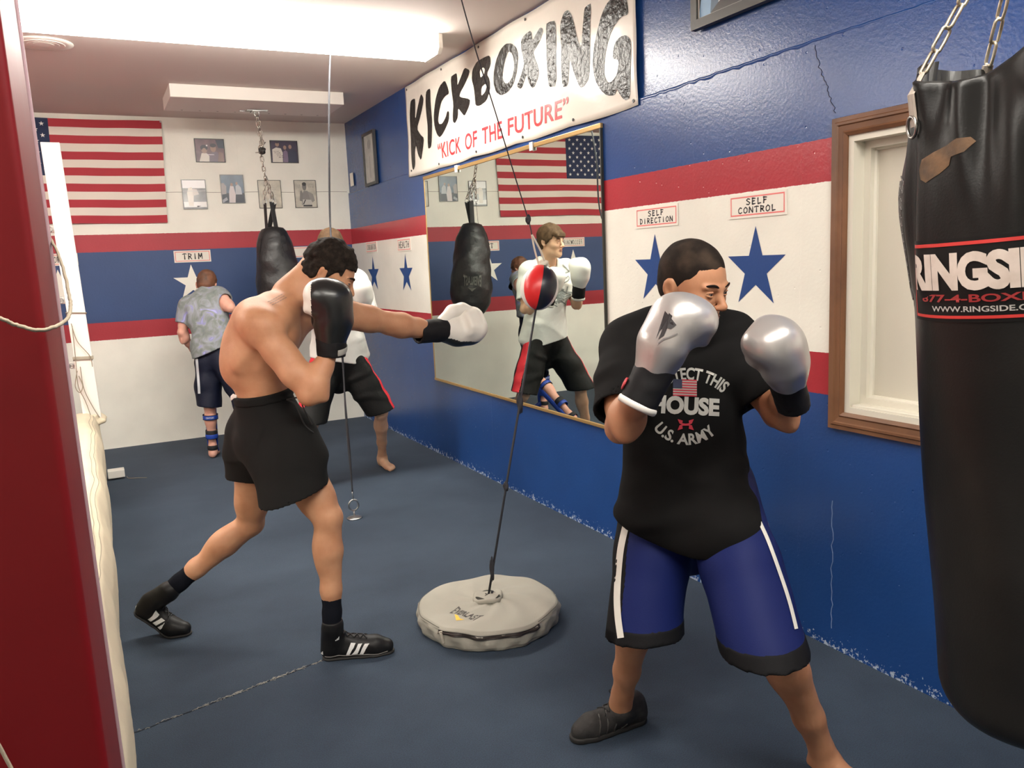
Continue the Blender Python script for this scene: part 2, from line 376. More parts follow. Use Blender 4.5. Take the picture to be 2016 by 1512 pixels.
for r_ in range(9):
    for c in range(6 if r_ % 2 == 0 else 5):
        u = (.4/12)*(1+2*c+(r_ % 2)); v = (7/13/10)*(1+r_)
        star_mesh(mb, (u*1.52, -v*.905), .021, lambda a, b_: flagpt(a/1.52, -b_/.905, .0015))
mb.build('stars', mat('flag_star', (.8, .79, .76), .7), t)
m_pin = mat('pin', (.6, .6, .6), .3, 1)
for u in (.005, .995):
    MB().lathe(flagpt(u, .01, .004), [(.007, -.003), (.007, .003)], 10, axis=1).build('pin', m_pin, t)

# ================================================================ framed photographs on the back wall
m_frb = mat('frame_black', (.02, .018, .02), .35); m_frs = mat('frame_steel', (.12, .12, .12), .35, .6)
def pic(name, x0, x1, z0, z1, frm, shapes, bg, label, glossy=.3, fw=.006, lean=.0, th=.012, wall='B'):
    """shapes: (points 0..1, colour) printed silhouettes and painted-in glare on the photograph"""
    fn = fB if wall == 'B' else fR
    t = thing('framed_photo', fn((x0+x1)/2, (z0+z1)/2, 0), label, 'picture', 'framed photographs on the walls')
    mb = MB()
    for a in ((x0, z0, x1, z0+fw), (x0, z1-fw, x1, z1), (x0, z0+fw, x0+fw, z1-fw), (x1-fw, z0+fw, x1, z1-fw)):
        p = [fn(a[0], a[1], .001), fn(a[2], a[1], .001), fn(a[2], a[3], .001), fn(a[0], a[3], .001)]
        mb.prism(p, np.array(fn(0, 0, th))-np.array(fn(0, 0, 0)))
    mb.build('frame', frm, t)
    mats = [mat('print_'+name, bg, glossy, var=(14, tuple(c*.7 for c in bg), .35, .65))]; mb = MB()
    mb.prism([fn(x0+fw, z0+fw, .002), fn(x1-fw, z0+fw, .002), fn(x1-fw, z1-fw, .002), fn(x0+fw, z1-fw, .002)], np.array(fn(0, 0, th*.5))-np.array(fn(0, 0, 0)), 0)
    cols = {}
    for k, (pts, c) in enumerate(shapes):
        if c not in cols:
            cols[c] = len(mats); mats.append(mat('print_%s_tone' % name, c, glossy))
        W_, H_ = x1-x0-2*fw, z1-z0-2*fw
        if isinstance(pts, tuple) and len(pts) == 4 and not isinstance(pts[0], tuple):   # ellipse cx,cy,rx,ry
            cx, cy, rx, ry = pts; pts = [(cx+rx*math.cos(a), cy+ry*math.sin(a)) for a in np.linspace(0, 2*math.pi, 20)[:-1]]
        d = th*.5+.0022+.0003*k
        mb.poly([fn(x0+fw+W_*min(max(p[0], 0), 1), z0+fw+H_*min(max(p[1], 0), 1), d) for p in pts], cols[c])
    mb.build('photograph', mats, t)
    return t
SK = (.30, .19, .15); WH = (.62, .58, .52); DK = (.035, .03, .045)
def squig(x0, y0, w, n, sd):
    random.seed(sd); return [((x0+w*i/n, y0+random.uniform(-.012, .02)), (x0+w*(i+1)/n, y0+random.uniform(-.012, .02)), (x0+w*(i+1)/n, y0+random.uniform(.0, .02)+.012), (x0+w*i/n, y0+.015)) for i in range(n)]
pic('party', 1.023, 1.289, 2.609, 2.825, m_frb, [([(.1, 0), (.55, 0), (.5, .2), (.38, .38), (.2, .38)], WH), ((.3, .52, .1, .15), SK), ((.3, .62, .13, .13), DK), ((.3, .5, .075, .11), SK), ([(.45, 0), (.8, 0), (.78, .42), (.62, .48), (.47, .3)], (.14, .1, .14)), ((.62, .6, .1, .17), SK), ((.62, .73, .11, .09), DK), ([(.72, .98), (1, .98), (1, .6), (.8, .62)], (.03, .04, .07)), ([(.75, .0), (.97, 0), (.95, .4), (.82, .45)], (.2, .12, .11)), ([(.36, .3), (.65, .3), (.62, .33), (.38, .33)], (.7, .66, .7)), ((.4, .72, .03, .04), (.75, .7, .7))], (.17, .1, .12), 'framed purple photo of two seated people, upper left on back wall')
sh = [([(.04, 0), (.42, 0), (.44, .45), (.38, .66), (.2, .7), (.05, .6)], WH), ((.25, .85, .075, .11), SK), ((.25, .94, .07, .05), DK), ([(.44, 0), (.64, 0), (.62, .5), (.55, .58), (.46, .5)], (.17, .12, .2)), ((.53, .7, .06, .1), SK), ([(.62, 0), (.98, 0), (.97, .5), (.85, .62), (.66, .55)], (.02, .025, .06)), ((.73, .74, .06, .1), SK)]
for q in range(5): sh += [(s_, DK) for s_ in squig(.07+.05*q, .5-.07*q, .22, 6, q)]
pic('trio', 1.715, 1.981, 2.613, 2.825, m_frb, sh, (.045, .03, .07), 'framed signed photo of three people, upper right on back wall')
pic('ring', .873, 1.088, 2.177, 2.449, m_frs, [([(0, .72), (1, .72), (1, 1), (0, 1)], (.85, .85, .85)), ([(0, .05), (1, .05), (1, .24), (0, .24)], (.82, .82, .80)), ([(.22, .1), (.42, .1), (.48, .6), (.4, .76), (.25, .72), (.18, .55)], (.66, .62, .55)), ([(.42, .45), (.7, .5), (.62, .68), (.45, .7)], (.55, .5, .46)), ([(0, .6), (1, .62), (1, .64), (0, .62)], (.5, .5, .5)), ([(.55, .08), (.6, .05), (.75, .09), (.6, .1)], DK)], (.28, .29, .3), 'framed grey photo with painted glare bands, lowest left on back wall', .12)  # the two pale full-width bands are glare painted into the print colours
pic('blue', 1.222, 1.437, 2.229, 2.497, m_frs, [([(0, 0), (1, 0), (1, .35), (0, .35)], (.02, .03, .05)), ([(.3, 0), (.58, 0), (.62, .3), (.55, .6), (.4, .62), (.33, .4)], (.55, .5, .5)), ((.47, .66, .06, .06), SK), ([(.62, .3), (.92, .3), (.88, .55), (.75, .68), (.64, .6)], (.4, .42, .45)), ((.7, .7, .05, .06), SK), ([(0, .3), (.2, .32), (.22, .6), (.1, .72), (0, .7)], (.3, .27, .27)), ([(.02, .0), (.25, .1), (.2, .2), (.0, .1)], (.3, .32, .35))], (.10, .15, .22), 'framed bluish group photo, second from left in lower row on back wall', .25)
pic('letter', 1.566, 1.786, 2.179, 2.447, m_frb, [([(.45, .3+.06*i), (.78-.03*(i % 3), .3+.06*i), (.78-.03*(i % 3), .315+.06*i), (.45, .315+.06*i)], (.35, .33, .3)) for i in range(8)], (.60, .57, .47), 'thin framed document behind the chains of the hanging black bag', .3, .004)
sh = [([(.3, .08), (.78, .08), (.72, .45), (.6, .62), (.42, .62), (.33, .45)], (.22, .21, .2)), ([(.2, .25), (.32, .22), (.38, .5), (.32, .64), (.25, .6)], (.2, .19, .18)), ([(.6, .6), (.85, .5), (.92, .25), (.8, .18), (.7, .3)], (.27, .26, .24)), ((.46, .78, .10, .15), (.17, .16, .15)), ((.46, .87, .1, .07), (.03, .03, .03)), ([(.33, .05), (.78, .05), (.75, .28), (.35, .3)], (.5, .48, .44)), ([(.38, .1), (.5, .28), (.45, .29), (.34, .12)], (.05, .05, .05)), ([(.35, .03), (.78, .03), (.77, .09), (.36, .09)], (.03, .03, .03))]
for q in range(3): sh += [(s_, (.33, .31, .28)) for s_ in squig(.08, .82-.05*q, .2, 5, q+20)]+[(s_, (.33, .31, .28)) for s_ in squig(.62, .85-.05*q, .28, 6, q+30)]
pic('boxer', 1.915, 2.133, 2.18, 2.448, m_frb, sh, (.60, .57, .48), 'framed signed portrait of a boxer in guard, rightmost on back wall', .3, .004)
pic('portrait', -7.717, -7.378, 2.32, 2.80, m_frb, [((.5, .72, .16, .13), (.33, .33, .31)), ((.5, .80, .18, .1), (.22, .22, .21)), ([(.3, .05), (.72, .05), (.7, .5), (.6, .62), (.4, .62), (.3, .5)], (.38, .38, .36)), ([(.42, .1), (.58, .1), (.55, .55), (.45, .55)], (.28, .28, .27))], (.44, .45, .42), 'tall black framed portrait on blue wall near the room corner', .3, .025, th=.025, wall='R')
pic('poster', -2.944, -2.25, 2.515, 2.96, mat('frame_grey', (.05, .048, .042), .45), [([(.0, .0), (.12, .0), (.2, .5), (.05, .45)], (.25, .42, .6)), ([(0, .3), (.1, .42), (.14, .6), (.0, .6)], (.65, .32, .2)), ([(.12, .02), (.2, .1), (.3, .4), (.15, .45)], (.1, .16, .22)), ((.42, .4, .08, .2), (.65, .06, .07)), ((.33, .48, .07, .16), (.6, .58, .56)), ([(.2, .1), (.28, .15), (.34, .36), (.3, .4)], (.7, .72, .75)), ([(.0, .0), (1, .0), (1, .015), (.0, .015)], (.8, .78, .72)), ([(.0, .0), (.012, .0), (.012, 1), (.0, 1)], (.8, .78, .72))], (.055, .05, .045), 'large framed colour poster high on blue wall above the window', .3, .038, th=.03, wall='R')
t = MB().prism([fR(-8.26, 2.378, .001), fR(-8.15, 2.378, .001), fR(-8.16, 2.505, .001), fR(-8.26, 2.505, .001)], (-.002, 0, 0)).build('paper_note', m_paper)
tag(t, 'small white paper stuck on blue wall beside the room corner', 'note')

# ================================================================ banner
BT = thing('banner', (WX-.02, 4.95, 2.6), 'white vinyl KICKBOXING banner hung along the top of the blue wall', 'banner')
def bedge(y):    # lower edge of the banner: droops between the grommets
    s = (6.54-y)/(6.54-3.368)
    return 2.286-.008*abs(math.sin(s*math.pi*5))-.010*s*(1-s)
def bwav(y, z): return .011+.004*math.sin(y*5.1+z*3)+.003*math.sin(y*13-z*7)+.0035*math.sin(z*21+y*2.0)*.5
def bpt(y, z, e=0): return (WX-bwav(y, z)-e*2.6, y, z)
m_vin = mat('banner_vinyl', (.78, .75, .67), .23, bumps=(5, .25, .02))
mb = MB(); ny, nz_ = 120, 20; vs = []
for j in range(nz_+1):
    for i in range(ny+1):
        s = i/ny; yy = 6.525-(6.525-3.366)*s + .03*(j/nz_)**2*(1-s); zz = 2.992+(bedge(yy)-2.992)*(j/nz_); vs.append(bpt(yy, zz))
mb.add(vs, [(j*(ny+1)+i, j*(ny+1)+i+1, (j+1)*(ny+1)+i+1, (j+1)*(ny+1)+i) for j in range(nz_) for i in range(ny)])
o = mb.build('vinyl_sheet', m_vin, BT, smooth=True); sd = o.modifiers.new('thick', 'SOLIDIFY'); sd.thickness = .0012; sd.offset = -1
KB = [
 ([(48,880),(60,860),(85,850),(92,900),(95,1040),(112,930),(130,840),(145,810),(168,850),(162,900),(135,1010),(108,1110),(140,1165),(170,1190),(165,1280),(148,1388),(125,1340),(105,1250),(96,1300),(93,1420),(75,1472),(62,1440),(56,1300),(50,1150),(47,1000)], []),
 ([(190,800),(205,775),(228,765),(232,860),(236,960),(240,1050),(236,1200),(228,1270),(205,1287),(200,1220),(198,1100),(190,1000),(187,900)], []),
 ([(345,692),(368,740),(382,808),(345,830),(315,880),(298,960),(290,1040),(300,1072),(325,1068),(350,1010),(360,960),(376,962),(376,1040),(352,1110),(325,1165),(305,1185),(285,1165),(262,1100),(253,1020),(262,930),(275,840),(300,745)], []),
 ([(400,665),(425,645),(450,630),(456,690),(455,745),(490,650),(505,600),(520,585),(558,608),(548,650),(510,740),(478,800),(470,838),(562,855),(560,900),(545,950),(520,1003),(490,970),(457,930),(457,1010),(430,1065),(410,1050),(408,980),(414,900),(405,800)], []),
 ([(590,590),(625,535),(680,505),(735,478),(748,500),(748,565),(715,640),(742,690),(747,780),(715,870),(650,915),(612,912),(604,850),(592,760),(574,685),(580,620)], [[(650,610),(685,580),(702,600),(690,645),(655,675)], [(662,755),(700,722),(716,745),(702,795),(662,832)]]),
 ([(880,378),(930,375),(970,410),(985,480),(975,600),(940,730),(890,800),(840,825),(800,800),(775,720),(772,640),(790,530),(830,430)], [[(900,440),(935,465),(950,560),(935,660),(900,718),(870,722),(850,690),(848,620),(865,530)]]),
 ([(1010,345),(1050,290),(1090,262),(1100,355),(1130,290),(1165,235),(1192,252),(1175,310),(1140,390),(1105,450),(1120,500),(1155,590),(1155,660),(1110,770),(1075,720),(1060,640),(1035,700),(1005,772),(968,745),(1000,680),(1035,560),(1025,500),(1008,420)], []),
 ([(1215,210),(1250,188),(1302,180),(1306,300),(1308,450),(1302,740),(1240,755),(1228,650),(1225,600),(1214,400)], []),
 ([(1342,205),(1375,110),(1408,85),(1440,130),(1470,230),(1500,350),(1535,420),(1540,250),(1548,75),(1580,45),(1612,30),(1606,300),(1600,680),(1565,740),(1530,765),(1470,640),(1432,500),(1422,620),(1410,740),(1360,755),(1352,560),(1358,400),(1345,290)], []),
 ([(1760,30),(1810,-20),(1920,-30),(1935,40),(1943,125),(1880,150),(1800,260),(1750,400),(1725,530),(1725,650),(1760,720),(1800,700),(1840,640),(1858,520),(1800,510),(1805,430),(1830,360),(1870,320),(1920,303),(1955,340),(1962,430),(1957,640),(1945,840),(1910,868),(1880,850),(1850,800),(1835,775),(1810,825),(1750,827),(1700,780),(1650,690),(1625,560),(1635,410),(1680,240),(1715,120)], []),
]
def drape(name, loops, material, parent, place, cut=.03):
    """flat outline with holes -> thin lettering that follows the sheet; place(y,z)->point"""
    cu = bpy.data.curves.new(name, 'CURVE'); cu.dimensions = '2D'; cu.fill_mode = 'BOTH'
    for lp in loops:
        s = cu.splines.new('POLY'); s.points.add(len(lp)-1)
        for i, p in enumerate(lp): s.points[i].co = (p[0], p[1], 0, 1)
        s.use_cyclic_u = True
    ob = bpy.data.objects.new(name, cu); COL.objects.link(ob); bpy.context.view_layer.update()
    me = bpy.data.meshes.new_from_object(ob.evaluated_get(bpy.context.evaluated_depsgraph_get()))
    bpy.data.objects.remove(ob)
    bm = bmesh.new(); bm.from_mesh(me)
    xs = [v.co.x for v in bm.verts]; ys_ = [v.co.y for v in bm.verts]
    for ax, arr in ((0, xs), (1, ys_)):
        for c in np.arange(min(arr)+cut, max(arr), cut):
            n_ = Vector((1, 0, 0)) if ax == 0 else Vector((0, 1, 0))
            bmesh.ops.bisect_plane(bm, geom=bm.verts[:]+bm.edges[:]+bm.faces[:], plane_co=n_*float(c), plane_no=n_)
    for v in bm.verts: v.co = Vector([float(q) for q in place(v.co.x, v.co.y)])
    bm.to_mesh(me); bm.free()
    return mesh_obj(name, me, material, parent, True)
def bpx(q):
    p = vz(800+q[0]/4.3826, q[1]/4.3826, WX); return (-p[1], p[2])
def chaikin(P, n=1):
    for _ in range(n):
        Q = []
        for a, b_ in zip(P, P[1:]+P[:1]):
            Q += [(a[0]*.8+b_[0]*.2, a[1]*.8+b_[1]*.2), (a[0]*.2+b_[0]*.8, a[1]*.2+b_[1]*.8)]
        P = Q
    return P
m_blk = mat('banner_ink', (.016, .014, .013), .27, bumps=(30, .8, .012), spec=.3)
for outl, holes in KB:
    drape('letter', [chaikin([bpx(q) for q in outl])]+[chaikin([bpx(q) for q in h_]) for h_ in holes], m_blk, BT, lambda u, v: bpt(-u, v, .0012))
def text_mesh(s, size=1.0, shear=0.0, spacing=1.0, offset=0.0, ext=0):
    cu = bpy.data.curves.new('text', 'FONT'); cu.body = s; cu.size = size; cu.shear = shear; cu.space_character = spacing; cu.offset = offset; cu.resolution_u = 4
    ob = bpy.data.objects.new('text', cu); COL.objects.link(ob); bpy.context.view_layer.update()
    me = bpy.data.meshes.new_from_object(ob.evaluated_get(bpy.context.evaluated_depsgraph_get())); bpy.data.objects.remove(ob); return me
def place_text(s, name, material, parent, fn, cut=None, offset=.0, shear=0.0, spacing=1.0):
    """text scaled to the unit box, every vertex mapped through fn(u 0..1, v 0..1)"""
    me = text_mesh(s, 1.0, shear, spacing, offset)
    bm = bmesh.new(); bm.from_mesh(me)
    x0 = min(v.co.x for v in bm.verts); x1 = max(v.co.x for v in bm.verts); y0 = min(v.co.y for v in bm.verts); y1 = max(v.co.y for v in bm.verts)
    for v in bm.verts: v.co.x = (v.co.x-x0)/(x1-x0); v.co.y = (v.co.y-y0)/(y1-y0); v.co.z = 0
    if cut:
        for c in np.arange(cut[0], 1, cut[0]):
            bmesh.ops.bisect_plane(bm, geom=bm.verts[:]+bm.edges[:]+bm.faces[:], plane_co=(float(c), 0, 0), plane_no=(1, 0, 0))
        for c in np.arange(cut[1], 1, cut[1]):
            bmesh.ops.bisect_plane(bm, geom=bm.verts[:]+bm.edges[:]+bm.faces[:], plane_co=(0, float(c), 0), plane_no=(0, 1, 0))
    for v in bm.verts: v.co = Vector([float(q) for q in fn(v.co.x, v.co.y)])
    bm.to_mesh(me); bm.free()
    return mesh_obj(name, me, material, parent, True)
m_rt = mat('banner_red', (.62, .035, .045), .4)
A0, A1, B0, B1 = [vz(800+q[0]/4.3826, q[1]/4.3826, WX) for q in ((290, 1378), (1425, 1000), (290, 1240), (1425, 830))]
def redfn(u, v):
    y = A0[1]+(A1[1]-A0[1])*u; zb = A0[2]+(A1[2]-A0[2])*u; zt = B0[2]+(B1[2]-B0[2])*u
    return bpt(y, zb+(zt-zb)*v, .0013)
for wd, ua, ub, va, vb in (('\u201cKICK', 0, .218, 0, 1), ('OF', .262, .372, 0, .985), ('THE', .412, .572, 0, .985), ('FUTURE\u201d', .612, 1, 0, 1)):
    place_text(wd, 'slogan_word', m_rt, BT, lambda u, v: redfn(ua+(ub-ua)*u, va+(vb-va)*v), cut=(.04, .5), offset=.012, spacing=1.04)
m_grom = mat('grommet', (.03, .03, .03), .4, .5)
for yy, zz in [(y, bedge(y)+.03) for y in (5.9, 5.2, 4.55, 3.95)]+[(3.40, 2.31), (6.48, 2.33)]+[(y, 2.965) for y in (6.48, 5.75, 5.1, 4.45, 3.95)]:
    p = bpt(yy, zz, .002); MB().lathe(p, [(.0, -.002), (.008, -.002), (.009, .0), (.006, .002)], 12, axis=0).build('grommet', m_grom, BT)

# ================================================================ mirror
MT = thing('wall_mirror', (WX-.02, 4.95, 1.44), 'large gold edged wall mirror reflecting the flag and the fighters', 'mirror')
m_mir, nt, b = newmat('mirror_glass'); b.inputs['Base Color'].default_value = (.80, .86, .80, 1); b.inputs['Metallic'].default_value = 1; b.inputs['Roughness'].default_value = .0
my0, my1, mz0, mz1 = 3.695, 6.215, .643, 2.232
MB().box((WX-.014, my0, mz0), (WX-.008, my1, mz1)).build('glass', m_mir, MT)
m_gold = mat('mirror_gold', (.48, .31, .12), .35, .6)
MB().box((WX-.020, my0-.012, mz1-.004), (WX-.002, my1+.01, mz1+.022)).build('top_channel', m_gold, MT, bevel=.003)
MB().box((WX-.020, my0-.012, mz0-.014), (WX-.002, my1+.01, mz0+.006)).build('bottom_channel', m_gold, MT, bevel=.003)
MB().box((WX-.017, my0-.006, mz0), (WX-.002, my0+.002, mz1)).build('side_edge', mat('mirror_edge_dark', (.03, .03, .025), .4), MT)
MB().box((WX-.017, my1-.002, mz0), (WX-.002, my1+.006, mz1)).build('side_edge', m_gold, MT)
m_clip = mat('clip_clear', (.75, .75, .72), .15)
for y in (5.55, 4.42):
    mb = MB(); mb.box((WX-.026, y-.02, mz1+.005), (WX-.001, y+.02, mz1+.028)); mb.box((WX-.03, y-.02, mz1-.02), (WX-.021, y+.02, mz1+.03)); mb.build('clip', m_clip, MT, bevel=.003)

# ================================================================ window
m_oak = mat('casing_wood', (.175, .075, .031), .5, var=(6, (.12, .05, .021), .4, .65), bumps=(40, .15, .002)); m_winw = mat('window_white', (.66, .63, .54), .5)
wt = thing('window_1', (WX, 1.75, 1.45), None, None); wt['kind'] = 'structure'
def casing(nm, path, prof, mt):
    """profile (distance out, height off wall) swept round a rectangle path (y0,z0,y1,z1) mitred"""
    y0, z0, y1, z1 = path; mb = MB(); cs = [(y0, z0, -1, -1), (y1, z0, 1, -1), (y1, z1, 1, 1), (y0, z1, -1, 1)]; n = len(prof); vs = []
    for (y, z, sy, sz) in cs: vs += [(WX-h, y+sy*o_, z+sz*o_) for o_, h in prof]
    fs = [(i*n+k, i*n+(k+1) % n, ((i+1) % 4)*n+(k+1) % n, ((i+1) % 4)*n+k) for i in range(4) for k in range(n)]
    mb.add(vs, fs); return mb.build(nm, mt, wt)
casing('casing', (WY0+.01, WZ0+.003, WY1-.002, WZ1-.002), [(0, .001), (0, .014), (.012, .020), (.018, .016), (.036, .018), (.04, .023), (.048, .023), (.052, .018), (.066, .018), (.070, .001)], m_oak)
casing('jamb', (WY0+.01, WZ0+.003, WY1-.002, WZ1-.002), [(0, .006), (0, -.13), (-.02, -.13), (-.022, .0), (-.022, .006)], m_winw)
casing('window_frame', (WY0+.03, WZ0+.03, WY1-.022, WZ1-.022), [(0, -.05), (0, -.12), (-.035, -.12), (-.035, -.075), (-.028, -.07), (-.028, -.05)], m_winw)
MB().box((WX+.085, WY0+.05, WZ0+.05), (WX+.095, WY1-.05, WZ1-.05)).build('pane', mat('pane_board', (.60, .57, .48), .45, bumps=(90, .12, .003)), wt)
mb = MB(); mb.box((WX+.075, WY0+.04, WZ0+.022), (WX+.0, WY1-.03, WZ0+.035)); mb.build('sill', m_winw, wt, bevel=.003)

# ================================================================ ceiling fittings
m_tube = mat('lamp_tube', (1, 1, 1), .4, emit=((1.0, .955, .87), TUBE_WATT)); m_whm = mat('lamp_housing', (.75, .72, .66), .45)
def strip_light(x0, x1, y, label, grp):
    t = thing('strip_light', ((x0+x1)/2, y, CZ), label, 'light', grp)
    MB().box((x0, y-.11, CZ-.045), (x1, y+.11, CZ-.001)).build('housing', m_whm, t, bevel=.004)
    pl_ = [(-.135, -.046), (-.135, -.085), (-.105, -.118), (.105, -.118), (.135, -.085), (.135, -.046)]
    MB().prism([(x0+.03, y+a, CZ+b_) for a, b_ in pl_], (x1-x0-.06, 0, 0)).build('lens', m_tube, t)
    for x in (x0, x1-.03):
        MB().prism([(x, y+a*1.04, CZ+(b_*1.04 if b_ < -.05 else -.002)) for a, b_ in pl_], (.03, 0, 0)).build('end_cap', m_whm, t, bevel=.003)
    return t
strip_light(-.22, 2.16, 5.16, 'long lit strip light on the ceiling, right end near the banner', 'strip lights')
strip_light(-3.4, -1.0, 5.12, 'lit strip light on the ceiling over the ring', 'strip lights')
strip_light(-.4, 2.0, .55, 'lit strip light on the ceiling above the camera', 'strip lights')
strip_light(-3.4, -1.0, .55, 'lit strip light on the ceiling above the near end of the ring', 'strip lights')
t = MB().box((.705, 6.90, CZ-.10), (2.05, 7.48, CZ-.001)).build('ceiling_board', mat('board_white', (.72, .68, .63), .5), bevel=.004)
tag(t, 'white plank panel screwed under the ceiling holding the bag chain', 'panel')
mb = MB()
for k in range(9): mb.box((.83+.14*k, 7.42, CZ-.1012), (.845+.14*k, 7.428, CZ-.0995))
mb.build('screws', mat('screw_dark', (.1, .09, .08), .5), t)
t = thing('ceiling_vent', (-.084, 5.95, CZ), 'round white ceiling air vent with curved louvres at upper left', 'vent')
for r0 in (.055, .085, .115):
    MB().lathe((-.084, 5.95, CZ-.012), [(r0-.02, .008), (r0, -.004), (r0+.004, .0), (r0-.014, .011)], 40).build('louvre', m_whm, t, smooth=True)
MB().lathe((-.084, 5.95, CZ-.008), [(.13, .007), (.165, .004), (.165, .0), (.128, -.004)], 48).build('rim', m_whm, t, smooth=True)

# ================================================================ boxing ring at the left
m_redv = mat('ring_red', (.125, .002, .004), .5, var=(2.2, (.105, .0015, .003), .4, .7), bumps=(12, .12, .006), spec=.25); m_canv = mat('canvas_cream', (.68, .60, .44), .75, bumps=(70, .25, .003), var=(5, (.62, .54, .40), .4, .7))
RING = thing('boxing_ring', (-1.5, 4, 0), 'boxing ring edge with cream canvas skirt along the left of the floor', 'ring')
PH = .50
MB().box((-4.2, 1.32, 0), (-.20, 7.0, PH-.06)).build('platform', mat('ring_side', (.12, .01, .012), .7), RING)
MB().box((-4.2, 1.32, PH-.06), (-.20, 7.0, PH)).build('mat_surface', mat('ring_canvas', (.33, .015, .02), .8), RING)
# padded skirt roll: swept section with sags and creases
sec = []
def skirt_pt(y, a):   # a 0..1 from inner top over the edge down to the floor
    s = [(-.24, PH+.004), (-.17, PH+.055), (-.10, PH+.060), (-.05, PH+.03), (-.022, PH-.05), (-.016, PH-.16), (-.022, .22), (-.028, .1), (-.034, .004)]
    k = a*(len(s)-1); i = min(int(k), len(s)-2); f = k-i
    x = s[i][0]+(s[i+1][0]-s[i][0])*f; z = s[i][1]+(s[i+1][1]-s[i][1])*f
    wr = .006*math.sin(y*5+z*5)+.003*math.sin(y*11-z*9)+.007*max(0, math.sin(y*8.5-z*12+math.sin(y*2)))**3
    up_ = min(1, a*4)*min(1, (1-a)*5+.15)
    return (x-.012+wr*up_, y, z+.35*wr*up_)
mb = MB(); Ys = np.arange(1.33, 7.06, .03); As = np.linspace(0, 1, 34); n = len(As)
mb.add([skirt_pt(y, a) for y in Ys for a in As], [(i*n+k, i*n+k+1, (i+1)*n+k+1, (i+1)*n+k) for i in range(len(Ys)-1) for k in range(n-1)])
o = mb.build('canvas_skirt', m_canv, RING, smooth=True)
m_seam = mat('seam_grey', (.30, .27, .20), .8)
for a in (.30, .35):
    MB().tube([np.array(skirt_pt(y, a))+np.array((.0006, 0, .0006)) for y in Ys], .0016, 5).build('stitching', m_seam, RING)
# far corner knot of canvas round the post foot
def lump(name, c, r, mt, parent, seed=0, amp=.12, n=20):
    mb = MB(); random.seed(seed); ph = [random.uniform(0, 6) for _ in range(6)]; vs = []
    for i in range(n+1):
        th = math.pi*i/n
        for k in range(2*n):
            p_ = 2*math.pi*k/(2*n); q = 1+amp*math.sin(3*p_+ph[0]+2*th)+amp*.6*math.sin(5*th+ph[1]+2*p_)+amp*.4*math.sin(7*p_-4*th+ph[2])
            vs.append((c[0]+r[0]*q*math.sin(th)*math.cos(p_), c[1]+r[1]*q*math.sin(th)*math.sin(p_), c[2]+r[2]*q*math.cos(th)))
    m_ = 2*n; mb.add(vs, [(i*m_+k, i*m_+(k+1) % m_, (i+1)*m_+(k+1) % m_, (i+1)*m_+k) for i in range(n) for k in range(m_)])
    return mb.build(name, mt, parent, smooth=True)
lump('corner_bundle', (-.075, 7.03, PH+.0), (.085, .08, .055), m_canv, RING, 2)
mb = MB(); mb.box((-.16, 7.0, 0), (-.035, 7.10, PH)); mb.build('corner_leg', m_canv, RING, bevel=.02)
MB().box((-.02, 7.02, .015), (.10, 7.12, .075)).build('foot_block', mat('block_white', (.72, .70, .64), .6), RING, bevel=.004)
# far white post, slightly out of plumb, with eyes and turnbuckles
PB, PT_ = np.array([-.078, 7.03, PH+.01]), np.array([-.135, 7.03, 2.565])
POST = thing('ring_post', PB, 'tall white square ring corner post at far end of the ring', 'post', 'ring corner posts')
mb = MB(); hw = .062; vs = [(p[0]+sx*hw, p[1]+sy*.05, p[2]) for p in (PB, PB*.12+PT_*.88, PT_) for sx, sy in ((-1, -1), (1, -1), (1, 1), (-1, 1))]
mb.add(vs, [(0, 3, 2, 1), (8, 9, 10, 11)]+[(b_*4+k, b_*4+(k+1) % 4, b_*4+4+(k+1) % 4, b_*4+4+k) for b_ in (0, 1) for k in range(4)])
mb.build('shaft', mat('post_white', (.82, .80, .74), .35), POST, bevel=.004)
m_twine = mat('twine', (.26, .22, .16), .9, bumps=(300, .5, .002)); m_steel = mat('steel', (.45, .45, .44), .3, 1); m_redp = mat('pad_red', (.5, .01, .015), .35); m_bluep = mat('pad_blue', (.01, .03, .20), .35)
for z, pm in ((1.945, m_redp), (1.42, m_bluep), (.93, m_redp)):
    x = PB[0]+(PT_[0]-PB[0])*(z-PB[2])/(PT_[2]-PB[2])
    p = MB().box((x-.095, 7.0, z-.025), (x-.05, 7.03, z+.025)).build('eye_plate', m_whm, POST, bevel=.006)
    MB().tube([(x-.085+.014*math.cos(a), 6.985, z+.018*math.sin(a)) for a in np.linspace(0, 2*math.pi, 17)[:-1]], .004, 8, closed=True).build('eye_ring', m_steel, POST, smooth=True)
    MB().tube([(x-.09, 6.985, z), (x-.15, 6.97, z-.012)], .008, 8).build('turnbuckle', m_steel, POST, smooth=True)
    lump('turnbuckle_pad', (x-.150, 6.96, z-.012), (.048, .05, .05), pm, POST, 1, .03)
zf = lambda z: PB+(PT_-PB)*((z-PB[2])/(PT_[2]-PB[2]))
def wrap(z, k=1.0, dz=.0):
    c = zf(z); return [(c[0]+sx*(hw+.006), c[1]+sy*.058, z+dz*i) for i, (sx, sy) in enumerate(((-1, -1), (1, -1), (1, 1), (-1, 1)))]
MB().tube(wrap(.985, dz=-.006), [(.013, .004)]*4, 8, closed=True).build('tape_band', mat('tape_grey', (.32, .29, .22), .7), POST)
MB().tube(wrap(1.33, dz=-.01), .004, 6, closed=True).build('string', m_twine, POST)
def S(*pts): return [np.array(p, float) for p in pts]
